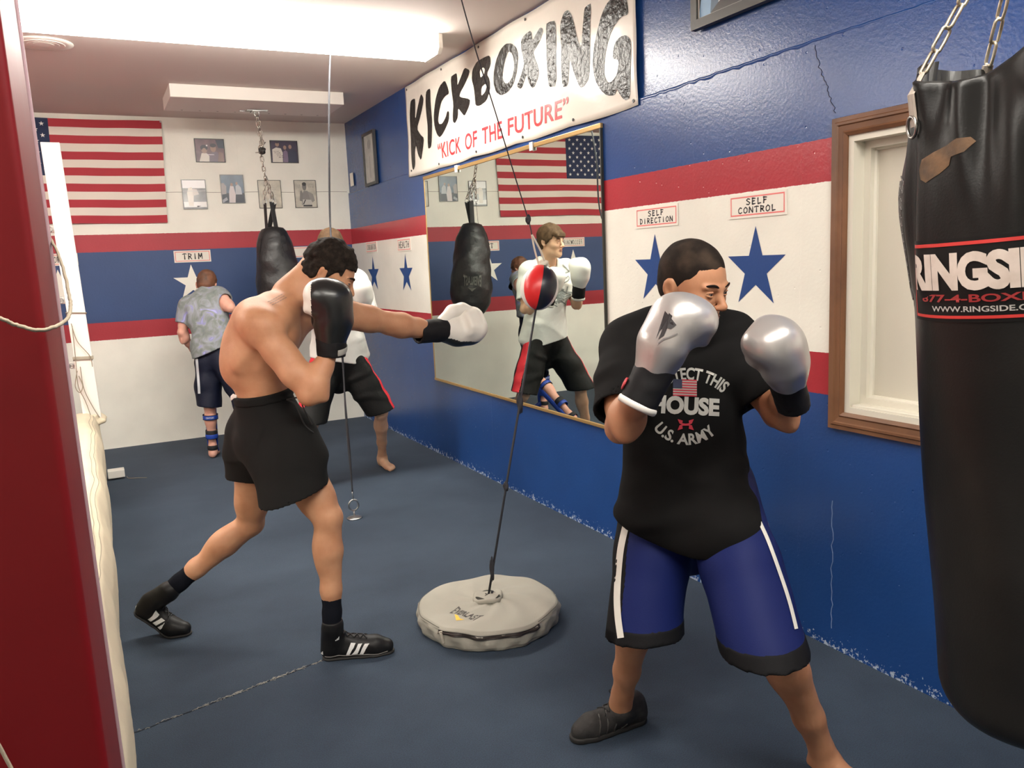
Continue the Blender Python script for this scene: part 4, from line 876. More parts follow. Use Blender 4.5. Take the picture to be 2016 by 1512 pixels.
# ================================================================ sculpting kit: smooth unions of round cones and ellipsoids meshed by surface nets
def nrm(v): v = np.array(v, float); return v/(np.linalg.norm(v)+1e-12)
class Frame:
    """local frame: x right, y forward, z up"""
    def __init__(s, o, fwd, up=(0, 0, 1), k=1.0):
        s.o = np.array(o, float); s.y = nrm(fwd); z = np.array(up, float); z = z-s.y*(z@s.y); s.z = nrm(z); s.x = np.cross(s.y, s.z); s.k = k
    def __call__(s, x, y, z): return s.o+(s.x*x+s.y*y+s.z*z)*s.k
    def loc(s, P): d = P-s.o; return np.stack([d@s.x, d@s.y, d@s.z], -1)/s.k
    def dir(s, x, y, z): return s.x*x+s.y*y+s.z*z
class Sdf:
    def __init__(s, lo, hi, h):
        s.lo = np.array(lo, float); s.h = h; s.n = np.ceil((np.array(hi)-s.lo)/h).astype(int)+1
        s.F = np.full(s.n, .12, np.float32)
        s.ax = [(s.lo[i]+h*np.arange(s.n[i])).astype(np.float32) for i in range(3)]
    def _sub(s, lo, hi):
        a = np.maximum(0, np.floor((np.array(lo)-s.lo)/s.h).astype(int)); b = np.minimum(s.n, np.ceil((np.array(hi)-s.lo)/s.h).astype(int)+1)
        if (b <= a).any(): return None, None
        sl = tuple(slice(a[i], b[i]) for i in range(3))
        G = np.stack(np.meshgrid(*[s.ax[i][sl[i]] for i in range(3)], indexing='ij'), -1); return sl, G
    def op(s, fn, lo, hi, k=.02, mode='add'):
        sl, P = s._sub(np.array(lo)-k-2.5*s.h-.01, np.array(hi)+k+2.5*s.h+.01)
        if sl is None: return s
        d = fn(P).astype(np.float32); A = s.F[sl]
        if mode == 'add':
            if k > 0: h = np.maximum(k-np.abs(A-d), 0)/k; s.F[sl] = np.minimum(A, d)-h*h*k*.25
            else: s.F[sl] = np.minimum(A, d)
        else:
            d = -d
            if k > 0: h = np.maximum(k-np.abs(A-d), 0)/k; s.F[sl] = np.maximum(A, d)+h*h*k*.25
            else: s.F[sl] = np.maximum(A, d)
        return s
    def rc(s, a, b, ra, rb, k=.02, mode='add', squash=None):
        """round cone; squash=(direction, factor) flattens it along a direction"""
        a = np.array(a, float); b = np.array(b, float)
        lo = np.minimum(a-ra, b-rb); hi = np.maximum(a+ra, b+rb)
        if squash is not None:
            D = nrm(squash[0]); q = squash[1]; c = (a+b)/2
            M = np.eye(3)+(1/q-1)*np.outer(D, D); a2 = c+(M@(a-c)); b2 = c+(M@(b-c))
        else: M = None; a2, b2, c, q = a, b, None, 1
        def fn(P):
            X = P if M is None else c+(P-c)@M
            ba = b2-a2; L2 = ba@ba+1e-9; t = np.clip(((X-a2)@ba)/L2, 0, 1)
            d = np.sqrt((((X-a2)-t[..., None]*ba)**2).sum(-1))-(ra+(rb-ra)*t)
            return d*(min(q, 1.0) if q < 1 else 1)
        return s.op(fn, lo, hi, k, mode)
    def chain(s, pts, rs, k=.02, mode='add', squash=None):
        for i in range(len(pts)-1): s.rc(pts[i], pts[i+1], rs[i], rs[i+1], k, mode, squash)
        return s
    def ell(s, c, r, fr=None, k=.02, mode='add'):
        """ellipsoid with radii r along the frame axes"""
        c = np.array(c, float); r = np.array(r, float)*(fr.k if fr else 1)
        R = np.stack([fr.x, fr.y, fr.z]) if fr is not None else np.eye(3)
        ext = np.sqrt(((R*r[:, None])**2).sum(0))
        def fn(P):
            q = (P-c)@R.T; k0 = np.sqrt(((q/r)**2).sum(-1)); k1 = np.sqrt(((q/(r*r))**2).sum(-1))+1e-6
            return k0*(k0-1)/k1
        return s.op(fn, c-ext, c+ext, k, mode)
    def cut(s, p, n, k=.0):
        """remove everything on the n side of the plane through p"""
        n = nrm(n).astype(np.float32); p = np.array(p, float)
        d = s.ax[0][:, None, None]*n[0]+s.ax[1][None, :, None]*n[1]+s.ax[2][None, None, :]*n[2]-np.float32(p@n)
        np.maximum(s.F, d, out=s.F); return s
    def cut_near(s, p, n, r):
        """the same cut, only within r of the point"""
        n = nrm(n); p = np.array(p, float)
        return s.op(lambda P: np.maximum(-((P-p)@n), np.sqrt(((P-p)**2).sum(-1))-r), p-r, p+r, .0, 'sub')
    def disp(s, fn):
        m = np.argwhere(np.abs(s.F) < .03); v = fn(s.lo+s.h*m).astype(np.float32)
        s.F[m[:, 0], m[:, 1], m[:, 2]] += v; return s
    def clip(s, fn):
        m = np.argwhere(s.F < .02); i = (m[:, 0], m[:, 1], m[:, 2])
        s.F[i] = np.maximum(s.F[i], fn(s.lo+s.h*m).astype(np.float32)); return s
    def mesh(s, name, mats, parent=None, matfn=None, relax=1, extra=None):
        V, Q = s.extract(relax)
        if extra is not None:
            V2, Q2 = extra.extract(relax); Q = np.concatenate([Q, Q2+len(V)]); V = np.concatenate([V, V2])
        me = bpy.data.meshes.new(name); me.vertices.add(len(V)); me.vertices.foreach_set('co', V.astype(np.float32).ravel())
        me.loops.add(len(Q)*4); me.loops.foreach_set('vertex_index', Q.ravel().astype(np.int32)); me.polygons.add(len(Q))
        me.polygons.foreach_set('loop_start', np.arange(0, len(Q)*4, 4, dtype=np.int32)); me.polygons.foreach_set('loop_total', np.full(len(Q), 4, np.int32))
        if matfn is not None: mi_ = matfn(V[Q].mean(1)).astype(np.int32)
        me.update(calc_edges=True)
        o = mesh_obj(name, me, mats, parent, True)
        if matfn is not None: me.polygons.foreach_set('material_index', mi_); me.update()
        return o
    def extract(s, relax=1):
        F = s.F.copy(); F[0] = F[-1] = .1; F[:, 0] = F[:, -1] = .1; F[:, :, 0] = F[:, :, -1] = .1
        I = F < 0; nx, ny, nz = F.shape; c = np.zeros((nx-1, ny-1, nz-1), np.int8); cor = [(i, j, k) for i in (0, 1) for j in (0, 1) for k in (0, 1)]
        for i, j, k in cor: c += I[i:nx-1+i, j:ny-1+j, k:nz-1+k]
        act = (c > 0) & (c < 8); idx = np.full(act.shape, -1, np.int64); ii = np.argwhere(act); idx[act] = np.arange(len(ii))
        acc = np.zeros((len(ii), 3)); cnt = np.zeros(len(ii))
        for a in cor:
            for b in cor:
                if a < b and sum(abs(p-q) for p, q in zip(a, b)) == 1:
                    fa = F[ii[:, 0]+a[0], ii[:, 1]+a[1], ii[:, 2]+a[2]]; fb = F[ii[:, 0]+b[0], ii[:, 1]+b[1], ii[:, 2]+b[2]]
                    m_ = (fa < 0) != (fb < 0); t = fa[m_]/(fa[m_]-fb[m_]); A = np.array(a); Bv = np.array(b)
                    acc[m_] += A+(Bv-A)*t[:, None]; cnt[m_] += 1
        V = s.lo+s.h*(ii+acc/cnt[:, None]); Q = []
        for ax in range(3):
            sa = [slice(None)]*3; sb = [slice(None)]*3; sa[ax] = slice(0, -1); sb[ax] = slice(1, None)
            e = I[tuple(sa)] != I[tuple(sb)]; p = np.argwhere(e); o1, o2 = [k for k in range(3) if k != ax]
            p = p[(p[:, o1] > 0) & (p[:, o2] > 0)]
            p = p[(p[:, o1] < F.shape[o1]-1) & (p[:, o2] < F.shape[o2]-1)]
            inside = I[p[:, 0], p[:, 1], p[:, 2]]
            def cell(d1, d2):
                q = p.copy(); q[:, o1] -= d1; q[:, o2] -= d2; return idx[q[:, 0], q[:, 1], q[:, 2]]
            q = np.stack([cell(0, 0), cell(1, 0), cell(1, 1), cell(0, 1)], 1)
            fl = inside if ax != 1 else ~inside
            q[~fl] = q[~fl][:, ::-1]; Q.append(q)
        Q = np.concatenate(Q); Q = Q[(Q >= 0).all(1)]
        for _ in range(relax):      # light umbrella smoothing
            S_ = np.zeros_like(V); C_n = np.zeros(len(V))
            for a in range(4):
                b = (a+1) % 4; np.add.at(S_, Q[:, a], V[Q[:, b]]); np.add.at(S_, Q[:, b], V[Q[:, a]]); np.add.at(C_n, Q[:, a], 1); np.add.at(C_n, Q[:, b], 1)
            V = V*.45+.55*S_/np.maximum(C_n, 1)[:, None]
        return V, Q
def wob(seed, amp, freq, aniso=(1, 1, 1), n=9):
    """smooth pseudo noise made of random plane waves"""
    r = np.random.RandomState(seed); K = r.normal(size=(n, 3))*np.array(aniso)*freq; ph = r.uniform(0, 6.28, n)
    return lambda P: amp*np.sin(P@K.T+ph).sum(-1)/n**.5
def folds(seed, amp, freq, d, n=3):
    """ridged cloth folds running across direction d"""
    r = np.random.RandomState(seed); d = nrm(d); w1 = wob(seed+1, 1.0, freq*.35)
    def f(P):
        x = (P@d)*freq+w1(P)*1.6; return -amp*(np.maximum(0, np.sin(x))**2.5)
    return f
def lerp(a, b, t): return np.array(a, float)*(1-t)+np.array(b, float)*t

class Surf:
    """surface lookup for prints and stripes laid on cloth"""
    def __init__(s, o):
        me = o.data; s.t = BVHTree.FromPolygons([v.co.copy() for v in me.vertices], [tuple(p.vertices) for p in me.polygons])
    def hit(s, p, d, e=.002):
        p = Vector([float(q) for q in p]); d = Vector([float(q) for q in d]).normalized()
        q, n_, i, ds = s.t.ray_cast(p, d)
        if q is None:
            q, n_, i, ds = s.t.find_nearest(p)
        return np.array(q)-np.array(d)*e
    def near(s, p, e=.002):
        q, n_, i, ds = s.t.find_nearest(Vector([float(x) for x in p]))
        return np.array(q)+np.array(n_)*e
def ribbon(name, surf, pts, w, side, mt, parent, e=.0025, nsub=10, hitdir=None, nw=4):
    """stripe of width w along a path, wrapped on to the cloth"""
    P = smooth_path(pts, nsub); mb = MB(); vs = []
    for i, p in enumerate(P):
        sd = nrm(side if not callable(side) else side(i/(len(P)-1)))
        for k in range(nw+1):
            q = p+sd*w*(k/nw-.5); vs.append(surf.hit(q, hitdir, e) if hitdir is not None else surf.near(q, e))
    m_ = nw+1
    mb.add(vs, [(i*m_+k, i*m_+k+1, (i+1)*m_+k+1, (i+1)*m_+k) for i in range(len(P)-1) for k in range(nw)])
    return mb.build(name, mt, parent, smooth=True)

# ---------------------------------------------------------------- people kit
def skin(name, c, c2):
    return mat(name, c, .52, sss=.10, var=(16, c2, .30, .72), bumps=(140, .22, .0018), spec=.35)
def head_geo(S, f, neck=None, neckr=.058):
    """skull, face, ears on frame f (origin between the eyes' level and the ears)"""
    K = f.k
    S.ell(f(0, -.014, .036), (.0765, .097, .086), f, 0)
    S.ell(f(0, .030, -.008), (.063, .064, .090), f, .03*K)
    S.rc(f(-.040, -.002, -.062), f(-.012, .066, -.098), .026*K, .020*K, .03*K); S.rc(f(.040, -.002, -.062), f(.012, .066, -.098), .026*K, .020*K, .03*K)
    S.ell(f(0, .074, -.101), (.020, .016, .014), f, .02*K)
    S.ell(f(0, .04, -.07), (.045, .042, .035), f, .03*K)
    for s in (-1, 1):
        S.ell(f(.040*s, .058, -.028), (.022, .024, .020), f, .025*K)
        S.ell(f(.033*s, .102, .000), (.017, .014, .011), f, .014*K, 'sub')
        S.ell(f(.031*s, .078, -.001), (.0155, .0135, .0125), f, .003*K)
        S.rc(f(.012*s, .092, .017), f(.048*s, .080, .019), .0075*K, .006*K, .012*K)
    S.rc(f(0, .088, .010), f(0, .113, -.030), .0075*K, .0115*K, .012*K)
    S.ell(f(0, .112, -.033), (.0125, .0115, .010), f, .006*K)
    for s in (-1, 1):
        S.ell(f(.0115*s, .104, -.036), (.0075, .010, .0075), f, .006*K); S.ell(f(.006*s, .108, -.0435), (.0035, .004, .003), f, .002*K, 'sub')
    S.rc(f(-.018, .086, -.0625), f(0, .0965, -.0590), .0045*K, .0062*K, .006*K); S.rc(f(.018, .086, -.0625), f(0, .0965, -.0590), .0045*K, .0062*K, .006*K)
    S.rc(f(-.014, .087, -.0715), f(.014, .087, -.0715), .0062*K, .0062*K, .006*K); S.ell(f(0, .091, -.0718), (.010, .0065, .0062), f, .005*K)
    S.rc(f(-.020, .094, -.0652), f(0, .104, -.0650), .0013*K, .0016*K, .003*K, 'sub'); S.rc(f(.020, .094, -.0652), f(0, .104, -.0650), .0013*K, .0016*K, .003*K, 'sub')
    for s in (-1, 1):   # ears
        g = Frame(f(.079*s, -.012, -.008), f.dir(.30*s, -.95, 0), f.dir(.12*s, -.15, 1), K)
        S.ell(g(0, .006, .006), (.0065, .019, .027), g, .008*K); S.ell(g(0, -.001, -.020), (.0055, .010, .012), g, .008*K)
        S.ell(g(-.008*s, .005, .004), (.0065, .010, .017), g, .003*K, 'sub'); S.ell(g(-.003*s, .002, -.004), (.004, .007, .009), g, .003*K, 'sub')
        S.rc(g(.003*s, -.008, .012), g(.003*s, -.010, -.012), .004*K, .004*K, .005*K)
    if neck is not None:
        S.chain([f(0, -.026, -.035), f(0, -.020, -.085), neck], [neckr*K*1.02, neckr*K, neckr*K*1.08], .025*K)
def face_parts(parent, f, skinmat, brow=(.02, .014, .01), iris=(.05, .025, .012)):
    K = f.k; mw = mat('eye_white', (.34, .30, .27), .6); mi = mat('iris', tuple(c*.35 for c in iris), .6); mbw = mat('brow_hair', brow, .9, bumps=(700, .8, .002), spec=.1)
    mlip = mat('lip', (.36, .15, .12), .45)
    for z0, y0, rr in ((-.0620, .0925, .0042), (-.0705, .0915, .0048)):
        MB().tube([f(x, y0+.0045-14*x*x*.9, z0+(.0012 if z0 > -.065 and abs(x) > .003 and abs(x) < .012 else 0)+(6*x*x if z0 < -.065 else -5*x*x)) for x in np.linspace(-.021, .021, 13)], [rr*K*math.sqrt(max(.02, 1-(abs(i-6)/6.2)**2)) for i in range(13)], 8).build('lip', mlip, parent, smooth=True)
    for s in (-1, 1):
        c = f(.0308*s, .0806, .0003)
        o = MB().lathe(c, [(.0001+.0116*math.sin(a), .0116*math.cos(a)) for a in np.linspace(0, math.pi, 15)], 20).build('eye', mw, parent, smooth=True)
        g = nrm(f.dir(.12, 1, -.06)); ctr = c+g*.0096; u = nrm(np.cross(g, f.z)); v = np.cross(u, g); mb = MB()
        mb.add([ctr+g*.0028]+[ctr+(u*math.cos(a)+v*math.sin(a))*.0070 for a in np.linspace(0, 2*math.pi, 17)[:-1]], [(0, 1+i, 1+(i+1) % 16) for i in range(16)]); mb.build('iris', mi, o, smooth=True)
        for z, rr in ((.0060, .0026), (-.0062, .0019)):
            mb = MB(); P = [f((.0310+.0128*math.cos(a))*1*s, .0920-.006*abs(math.cos(a))**2*1.5, z*math.sin(a)**.8+.0005) for a in np.linspace(.12, math.pi-.12, 12)]
            mb.tube(P, [rr*K*(.5+.5*math.sin(math.pi*i/11)) for i in range(12)], 8).build('eyelid', skinmat, parent, smooth=True)
        mb = MB(); P = [f(s*x, y, z) for x, y, z in ((.012, .0985, .0185), (.022, .0985, .0235), (.034, .0945, .0262), (.046, .086, .0238), (.053, .077, .0185))]
        mb.tube(smooth_path(P, 4), [(.0018*K*(.4+.8*math.sin(math.pi*i/16)), .0034*K*(.3+.8*math.sin(math.pi*(i+1)/18))) for i in range(17)], 8, flat=f.y).build('eyebrow', mbw, parent, smooth=True)
def hair_geo(S, f, t=.006, top=0, line=.062, nape=-.05, fringe=0, side=.0):
    """cap of hair over the skull; line = hairline height at the forehead"""
    K = f.k; r = (.0765+t, .097+t, .086+t+top*.5)
    S.ell(f(0, -.014, .036+top*.4), r, f, 0)
    S.ell(f(0, -.035, -.01), (.066+t, .070+t*.8, .062), f, .02*K)
    def clip(P):
        L_ = f.loc(P); x, y, z = np.abs(L_[..., 0]), L_[..., 1], L_[..., 2]
        front = np.where(y > .02, (line-.014*np.clip((.05-x)/.05, 0, 1)*0+.0*x) - z, -1)            # forehead skin below hairline
        temple = np.where((y > -.002) & (y <= .055), (line-.030)-z-(.0 if side == 0 else side)-np.clip((.03-y)*1.2, 0, .07), -1)
        front = np.where(y > .055, line-z, np.maximum(temple, -1))
        # round the ear and down to the nape
        ear = np.where(y <= -.002, np.maximum(nape-z, np.where((y > -.035) & (x > .055), .012-z-(.0), -1)), -1)
        return np.maximum(front, ear)*.9*K
    S.clip(clip)
    return S
def arm_geo(S, sh, el, wr, k=1.0, up=None, flex=1.0):
    d = nrm(np.array(el)-sh); fd_ = nrm(np.array(wr)-el)
    ins = nrm(fd_-d*(fd_@d)) if abs(fd_@d) < .98 else nrm(np.cross(d, [0, 1, 0]))
    S.chain([lerp(sh, el, -.02), lerp(sh, el, .35), lerp(sh, el, .72), el], [.056*k, .047*k, .042*k, .037*k], .03)
    S.ell(lerp(sh, el, .08), (.058*k, .058*k, .064*k), Frame(sh, ins, -d), .035)                     # deltoid
    S.ell(lerp(sh, el, .55)+ins*.018*k*flex, (.033*k, .031*k*(.85+.25*flex), .082*k), Frame(sh, ins, d), .03)   # biceps
    S.ell(lerp(sh, el, .50)-ins*.020*k, (.036*k, .026*k, .095*k), Frame(sh, ins, d), .03)             # triceps
    S.chain([el, lerp(el, wr, .25), lerp(el, wr, .6), wr], [.038*k, .043*k, .034*k, .026*k], .025)
    S.ell(lerp(el, wr, .24)+ins*-.004, (.043*k, .036*k, .078*k), Frame(el, ins, fd_), .025)
    S.ell(np.array(el)-ins*.012*k*-1*-1, (.022*k, .022*k, .024*k), None, .02)
def leg_geo(S, hip, kn, an, k=1.0, fwd=(0, -1, 0), calf=1.0):
    fwd = nrm(fwd); d = nrm(np.array(kn)-hip); s_ = nrm(np.array(an)-kn); f1 = nrm(fwd-d*(fwd@d)); f2 = nrm(fwd-s_*(fwd@s_))
    S.chain([hip, lerp(hip, kn, .35), lerp(hip, kn, .75), kn], [.092*k, .082*k, .062*k, .054*k], .04)
    S.ell(lerp(hip, kn, .45)+f1*.022*k, (.058*k, .045*k, .15*k), Frame(hip, f1, d), .04)              # quadriceps
    S.ell(lerp(hip, kn, .82)+f1*.010*k+np.cross(f1, d)*.030*k, (.026*k, .025*k, .045*k), Frame(hip, f1, d), .025)
    S.ell(lerp(hip, kn, .82)+f1*.010*k-np.cross(f1, d)*.030*k, (.026*k, .025*k, .045*k), Frame(hip, f1, d), .025)
    S.ell(lerp(hip, kn, .55)-f1*.030*k, (.050*k, .040*k, .14*k), Frame(hip, f1, d), .04)              # hamstrings
    S.ell(np.array(kn)+f1*.026*k, (.026*k, .022*k, .032*k), Frame(kn, f1, d), .02)                      # kneecap
    S.chain([kn, lerp(kn, an, .3), lerp(kn, an, .65), lerp(kn, an, .9), an], [.050*k, .050*k, .039*k, .031*k, .034*k], .025)
    S.ell(lerp(kn, an, .30)-f2*.024*k*calf+np.cross(f2, s_)*.014, (.033*k, .034*k*calf, .088*k), Frame(kn, f2, s_), .03)
    S.ell(lerp(kn, an, .28)-f2*.022*k*calf-np.cross(f2, s_)*.014, (.031*k, .033*k*calf, .080*k), Frame(kn, f2, s_), .03)
    S.rc(lerp(kn, an, .15)+f2*.018*k, lerp(kn, an, .85)+f2*.010*k, .026*k, .020*k, .02)
def torso_geo(S, J, k=1.0, fat=0.0):
    """pelvis, belly, rib cage and shoulder girdle between hips and shoulders"""
    hp, ch, nk = J['pelvis'], J['chest'], J['neck']; ls, rs, lh, rh = J['lsh'], J['rsh'], J['lhip'], J['rhip']
    sx = nrm(rs-ls); up = nrm(nk-ch); fr = Frame(ch, np.cross(up, sx), up, k)   # x toward the right shoulder, y forward
    hx_ = nrm(rh-lh); hup = nrm(J['waist']-hp); fh = Frame(hp, np.cross(hup, hx_), hup, k)
    J['fr'], J['fh'] = fr, fh
    w_ = J['waist']; fw_ = Frame(w_, nrm(fr.y+fh.y), nrm(fr.z+fh.z), k)
    S.ell(hp, (.155+fat, .105+fat, .105), fh, .0); S.ell(fh(.065, -.045, -.04), (.082, .080, .085), fh, .04); S.ell(fh(-.065, -.045, -.04), (.082, .080, .085), fh, .04)
    S.ell(w_, (.130+fat, .092+fat, .12), fw_, .06); S.ell(lerp(w_, hp, .45), (.134+fat, .095+fat, .10), fw_, .05)
    S.ell(lerp(w_, ch, .5), (.134+fat, .098+fat, .13), fr, .06)
    S.ell(fr(0, 0, -.01), (.152+fat, .108+fat, .155), fr, .05)
    S.ell(fr(0, -.012, .075), (.135, .085, .085), fr, .05)
    for s, sh in ((1, rs), (-1, ls)):
        S.rc(fr(.10*s, .0, .10), sh, .062*k, .056*k, .04); S.ell(fr(.072*s, .072, .045), (.078, .036, .062), fr, .035)   # pecs
        S.ell(fr(.112*s, -.030, -.035), (.046, .062, .13), fr, .04)                                                        # lats
        S.ell(fr(.078*s, -.082, .045), (.058, .026, .078), fr, .03)                                                      # shoulder blade
        S.rc(nk+up*.015, lerp(nk, sh, .72)+up*.012, .050*k, .038*k, .045)                                                   # trapezius
def bbox(pts, pad): A = np.array(pts); return A.min(0)-pad, A.max(0)+pad

def glove(parent, wr, d, back, col, side=1, k=1.0, palm=None, thumbcol=None, cuffcol=None, trim=None, logo=None, h=.005, strap=None, cufflen=.075, zs=None, groove=.011):
    """boxing glove at the wrist: d = towards the knuckles, back = back of the hand, side=+1 thumb on +x"""
    f = Frame(wr, d, back, k); lo, hi = bbox([f(0, -.1, 0), f(.1, .24, .09), f(-.1, .24, -.1), f(.1, -.08, -.1), f(-.1, -.1, .09)], .03)
    S = Sdf(lo, hi, h)
    S.rc(f(0, .015, 0), f(0, .085, .006), .043*k, .056*k, .02*k); S.ell(f(0, .120, .010), (.066, .075, .054), f, .04*k)
    S.ell(f(0, .168, .002), (.066, .050, .058), f, .04*k); S.rc(f(-.024, .172, -.036), f(.024, .172, -.036), .042*k, .042*k, .04*k)
    S.rc(f(-.026, .125, -.050), f(.022, .125, -.050), .030*k, .030*k, .018*k)
    S.rc(f(-.05, .098, -.066), f(.05, .098, -.066), groove*k, groove*k, .025*k, 'sub')
    S.disp(wob(3, .0012, 45/k))
    B = S.mesh('glove', [col, palm] if zs is not None else col, parent, matfn=(lambda P: f.loc(P)[:, 2] < zs) if zs is not None else None)
    T = Sdf(lo, hi, h)
    T.chain([f(.030*side, .035, -.022), f(.058*side, .085, -.036), f(.062*side, .130, -.040), f(.044*side, .165, -.050)], [.024*k, .028*k, .028*k, .022*k], .015*k)
    T.rc(f(.035*side, .12, -.02), f(.058*side, .12, -.03), .018*k, .016*k, .01*k); T.mesh('thumb', thumbcol or palm or col, B)
    C = Sdf(lo, hi, h); C.rc(f(0, -cufflen, 0), f(0, .030, 0), .045*k, .047*k, 0); C.cut(f(0, -cufflen, 0), -f.y); C.rc(f(0, -cufflen-.05, 0), f(0, -cufflen+.02, 0), .036*k, .036*k, 0, 'sub'); C.disp(wob(8, .001, 60))
    C.mesh('cuff', cuffcol or col, B)
    if trim:
        MB().tube([f(.0445*math.cos(a), -cufflen+.003, .0445*math.sin(a)) for a in np.linspace(0, 2*math.pi, 33)[:-1]], [(.0085*k, .0045*k)]*32, 8, closed=True, flat=f.y).build('cuff_trim', trim, B, smooth=True)
    if strap:
        MB().tube([f(.0485*math.cos(a), -.02+.012*math.sin(a), .0485*math.sin(a)) for a in np.linspace(-.3, 2.8, 24)], [(.016*k, .0025*k)]*24, 8, flat=f.y).build('strap', strap, B, smooth=True)
    return B, f

def foot_geo(S, f, an, k=1.0, side=1):
    """bare foot, heel at the frame origin on the ground; side=+1: little toe on +x"""
    S.rc(f(0, .028, .030), f(0, .045, .050), .029*k, .030*k, .02); S.rc(f(0, .040, .055), an, .030*k, .034*k, .03)
    S.rc(f(-.006*side, .05, .058), f(-.014*side, .155, .026), .026*k, .020*k, .025); S.rc(f(.016*side, .05, .030), f(.024*side, .16, .018), .022*k, .016*k, .025)
    S.rc(f(-.014*side, .10, .035), f(-.018*side, .185, .019), .024*k, .019*k, .02); S.rc(f(-.012*side, .17, .018), f(.024*side, .16, .016), .018*k, .015*k, .02)
    for x, y0, y1, r in ((-.022, .19, .238, .0125), (-.002, .19, .236, .0092), (.013, .182, .224, .0085), (.026, .172, .208, .0080), (.037, .160, .190, .0075)):
        S.chain([f(x*side, y0, .018), f(x*side*1.02, (y0+y1)/2, .017), f(x*side*1.04, y1, .011)], [r*k, r*k*1.03, r*k*.95], .008)
    S.clip(lambda P: .001-f.loc(P)[:, 2])

def merge(S, T, k=.02):
    h = np.maximum(k-np.abs(S.F-T.F), 0)/k; S.F = np.minimum(S.F, T.F)-h*h*k*.25
def shorts(parent, mt, J, base, kr, kl, hems, waist_p, waist_n, r0=.100, r1=.105, off=.012, h=.006, seed=1, amp=.004, freq=26, drop=.0, matfn=None, band=.018, crotch=.075, bandmat=None, hollow=.016, blend=.05, panels=()):
    """loose shorts: pelvis shell grown from the body plus two leg tubes cut at their hems; hems=((t,normal,radius),..)"""
    fh = J['fh']; hr, hl = J['rhip'], J['lhip']; lo, hi = bbox([hr, hl, lerp(hr, kr, hems[0][0]), lerp(hl, kl, hems[1][0]), waist_p], .21); S = Sdf(lo, hi, h)
    base(S); S.F -= off; S.cut(fh(0, 0, -.085), -fh.z)
    S.rc(fh(0, -.01, -.04), fh(0, 0, -.08-drop), crotch, crotch*.85, .04)
    w_ = wob(seed+3, amp*.8, 16); fo = folds(seed, amp, freq, nrm((kr-hr)+(kl-hl)+np.array([.4, .3, 0])))
    T = []
    for hp, kn, (t, n_, r2) in ((hr, kr, hems[0]), (hl, kl, hems[1])):
        L = Sdf(lo, hi, h); e = lerp(hp, kn, t); d = nrm(kn-hp); n_ = nrm(n_) if n_ is not None else d
        L.chain([lerp(hp, kn, .02), lerp(hp, kn, t*.5), lerp(hp, kn, t*1.25+.1)], [r0, (r0+r2)/2, r2], .03)
        L.disp(fo); L.disp(w_); L.cut(e, n_); T.append((L, e, n_, d, r2))
    S.disp(w_)
    for L, e, n_, d, r2 in T: merge(S, L, blend)
    for L, e, n_, d, r2 in T:
        q = Sdf(lo, hi, h); q.rc(e-d*.045, e+d*.12, r2-hollow-.004, r2-hollow+.006, 0); q.cut(e-n_*.05, -n_); S.F = np.maximum(S.F, -q.F)
    if band:
        Bn = Sdf(lo, hi, h); Bn.F = S.F-.0035; Bn.cut(waist_p+nrm(waist_n)*band, waist_n); Bn.cut(waist_p-nrm(waist_n)*band, -nrm(waist_n)); 
    S.cut(waist_p, waist_n); o = S.mesh('shorts', mt, parent, matfn=matfn)
    for nm, pm, pf_ in panels:      # sewn-on trims follow the cloth, a millimetre proud of it
        q = Sdf(lo, hi, h); q.F = S.F-.0016; q.clip(pf_); q.mesh(nm, pm, o)
    if band: Bn.mesh('waistband', bandmat or (mt[0] if isinstance(mt, list) else mt), o)
    return o
def shirt(parent, mt, J, base, slv, hem_p, hem_n, off=.014, h=.006, seed=1, amp=.004, freq=22, belly=(.165, .125, .2), neckr=.07, neckp=None, extra=None, fdir=(.3, .2, 1), matfn=None, skirt=0, vneck=0, hemfn=None):
    """t-shirt: slv=((shoulder, elbow, t, r0, r1),..)"""
    fr = J['fr']; lo, hi = bbox([hem_p, J['neck'], J['rsh'], J['lsh']]+[lerp(a, b, t) for a, b, t, _, _ in slv], .20); S = Sdf(lo, hi, h)
    base(S); S.F -= off
    S.ell(lerp(J['waist'], J['pelvis'], .3), belly, Frame(J['waist'], J['fh'].y, J['fh'].z), .06)
    if skirt: S.rc(J['pelvis'], hem_p-nrm(hem_n)*-.03, .13, skirt, .06, squash=(J['fh'].y, .74))
    if extra: extra(S)
    w_ = wob(seed+3, amp*.9, 13); fo = folds(seed, amp, freq, fdir); fo2 = folds(seed+9, amp*.7, freq*1.3, (fr.x*.7+fr.z)); fo3 = folds(seed+19, amp*.7, freq*1.2, (-fr.x*.7+fr.z))
    S.disp(fo); S.disp(fo2); S.disp(fo3); S.disp(w_); S.cut(hem_p, hem_n)
    if hemfn: S.clip(hemfn)
    q = Sdf(lo, hi, h); q.ell(hem_p+nrm(hem_n)*.03, (belly[0]-.022, belly[1]-.022, .09), Frame(hem_p, J['fh'].y, J['fh'].z), 0); S.F = np.maximum(S.F, -q.F)
    S.rc(J['neck']+fr.z*.0, J['neck']+fr.z*.25+fr.y*.02, neckr, neckr*1.15, .006, 'sub'); S.rc(J['neck']+fr.dir(0, .03, -.005-vneck), J['neck']+fr.dir(0, .08, .15), neckr*.62, neckr, .01, 'sub')
    for a, b, t, r0, r1 in slv:
        L = Sdf(lo, hi, h); e = lerp(a, b, t); d = nrm(b-a); L.chain([a-d*.01, lerp(a, b, t*.5), e+d*.06], [r0, (r0+r1)/2, r1], .03)
        L.disp(w_); L.disp(folds(seed+5, amp*.8, freq*1.2, d+fr.x*.5)); L.cut(e, d); merge(S, L, .035)
        q = Sdf(lo, hi, h); q.rc(e-d*.04, e+d*.1, r1-.012, r1-.006, 0); S.F = np.maximum(S.F, -q.F)
    return S.mesh('shirt', mt, parent, matfn=matfn)
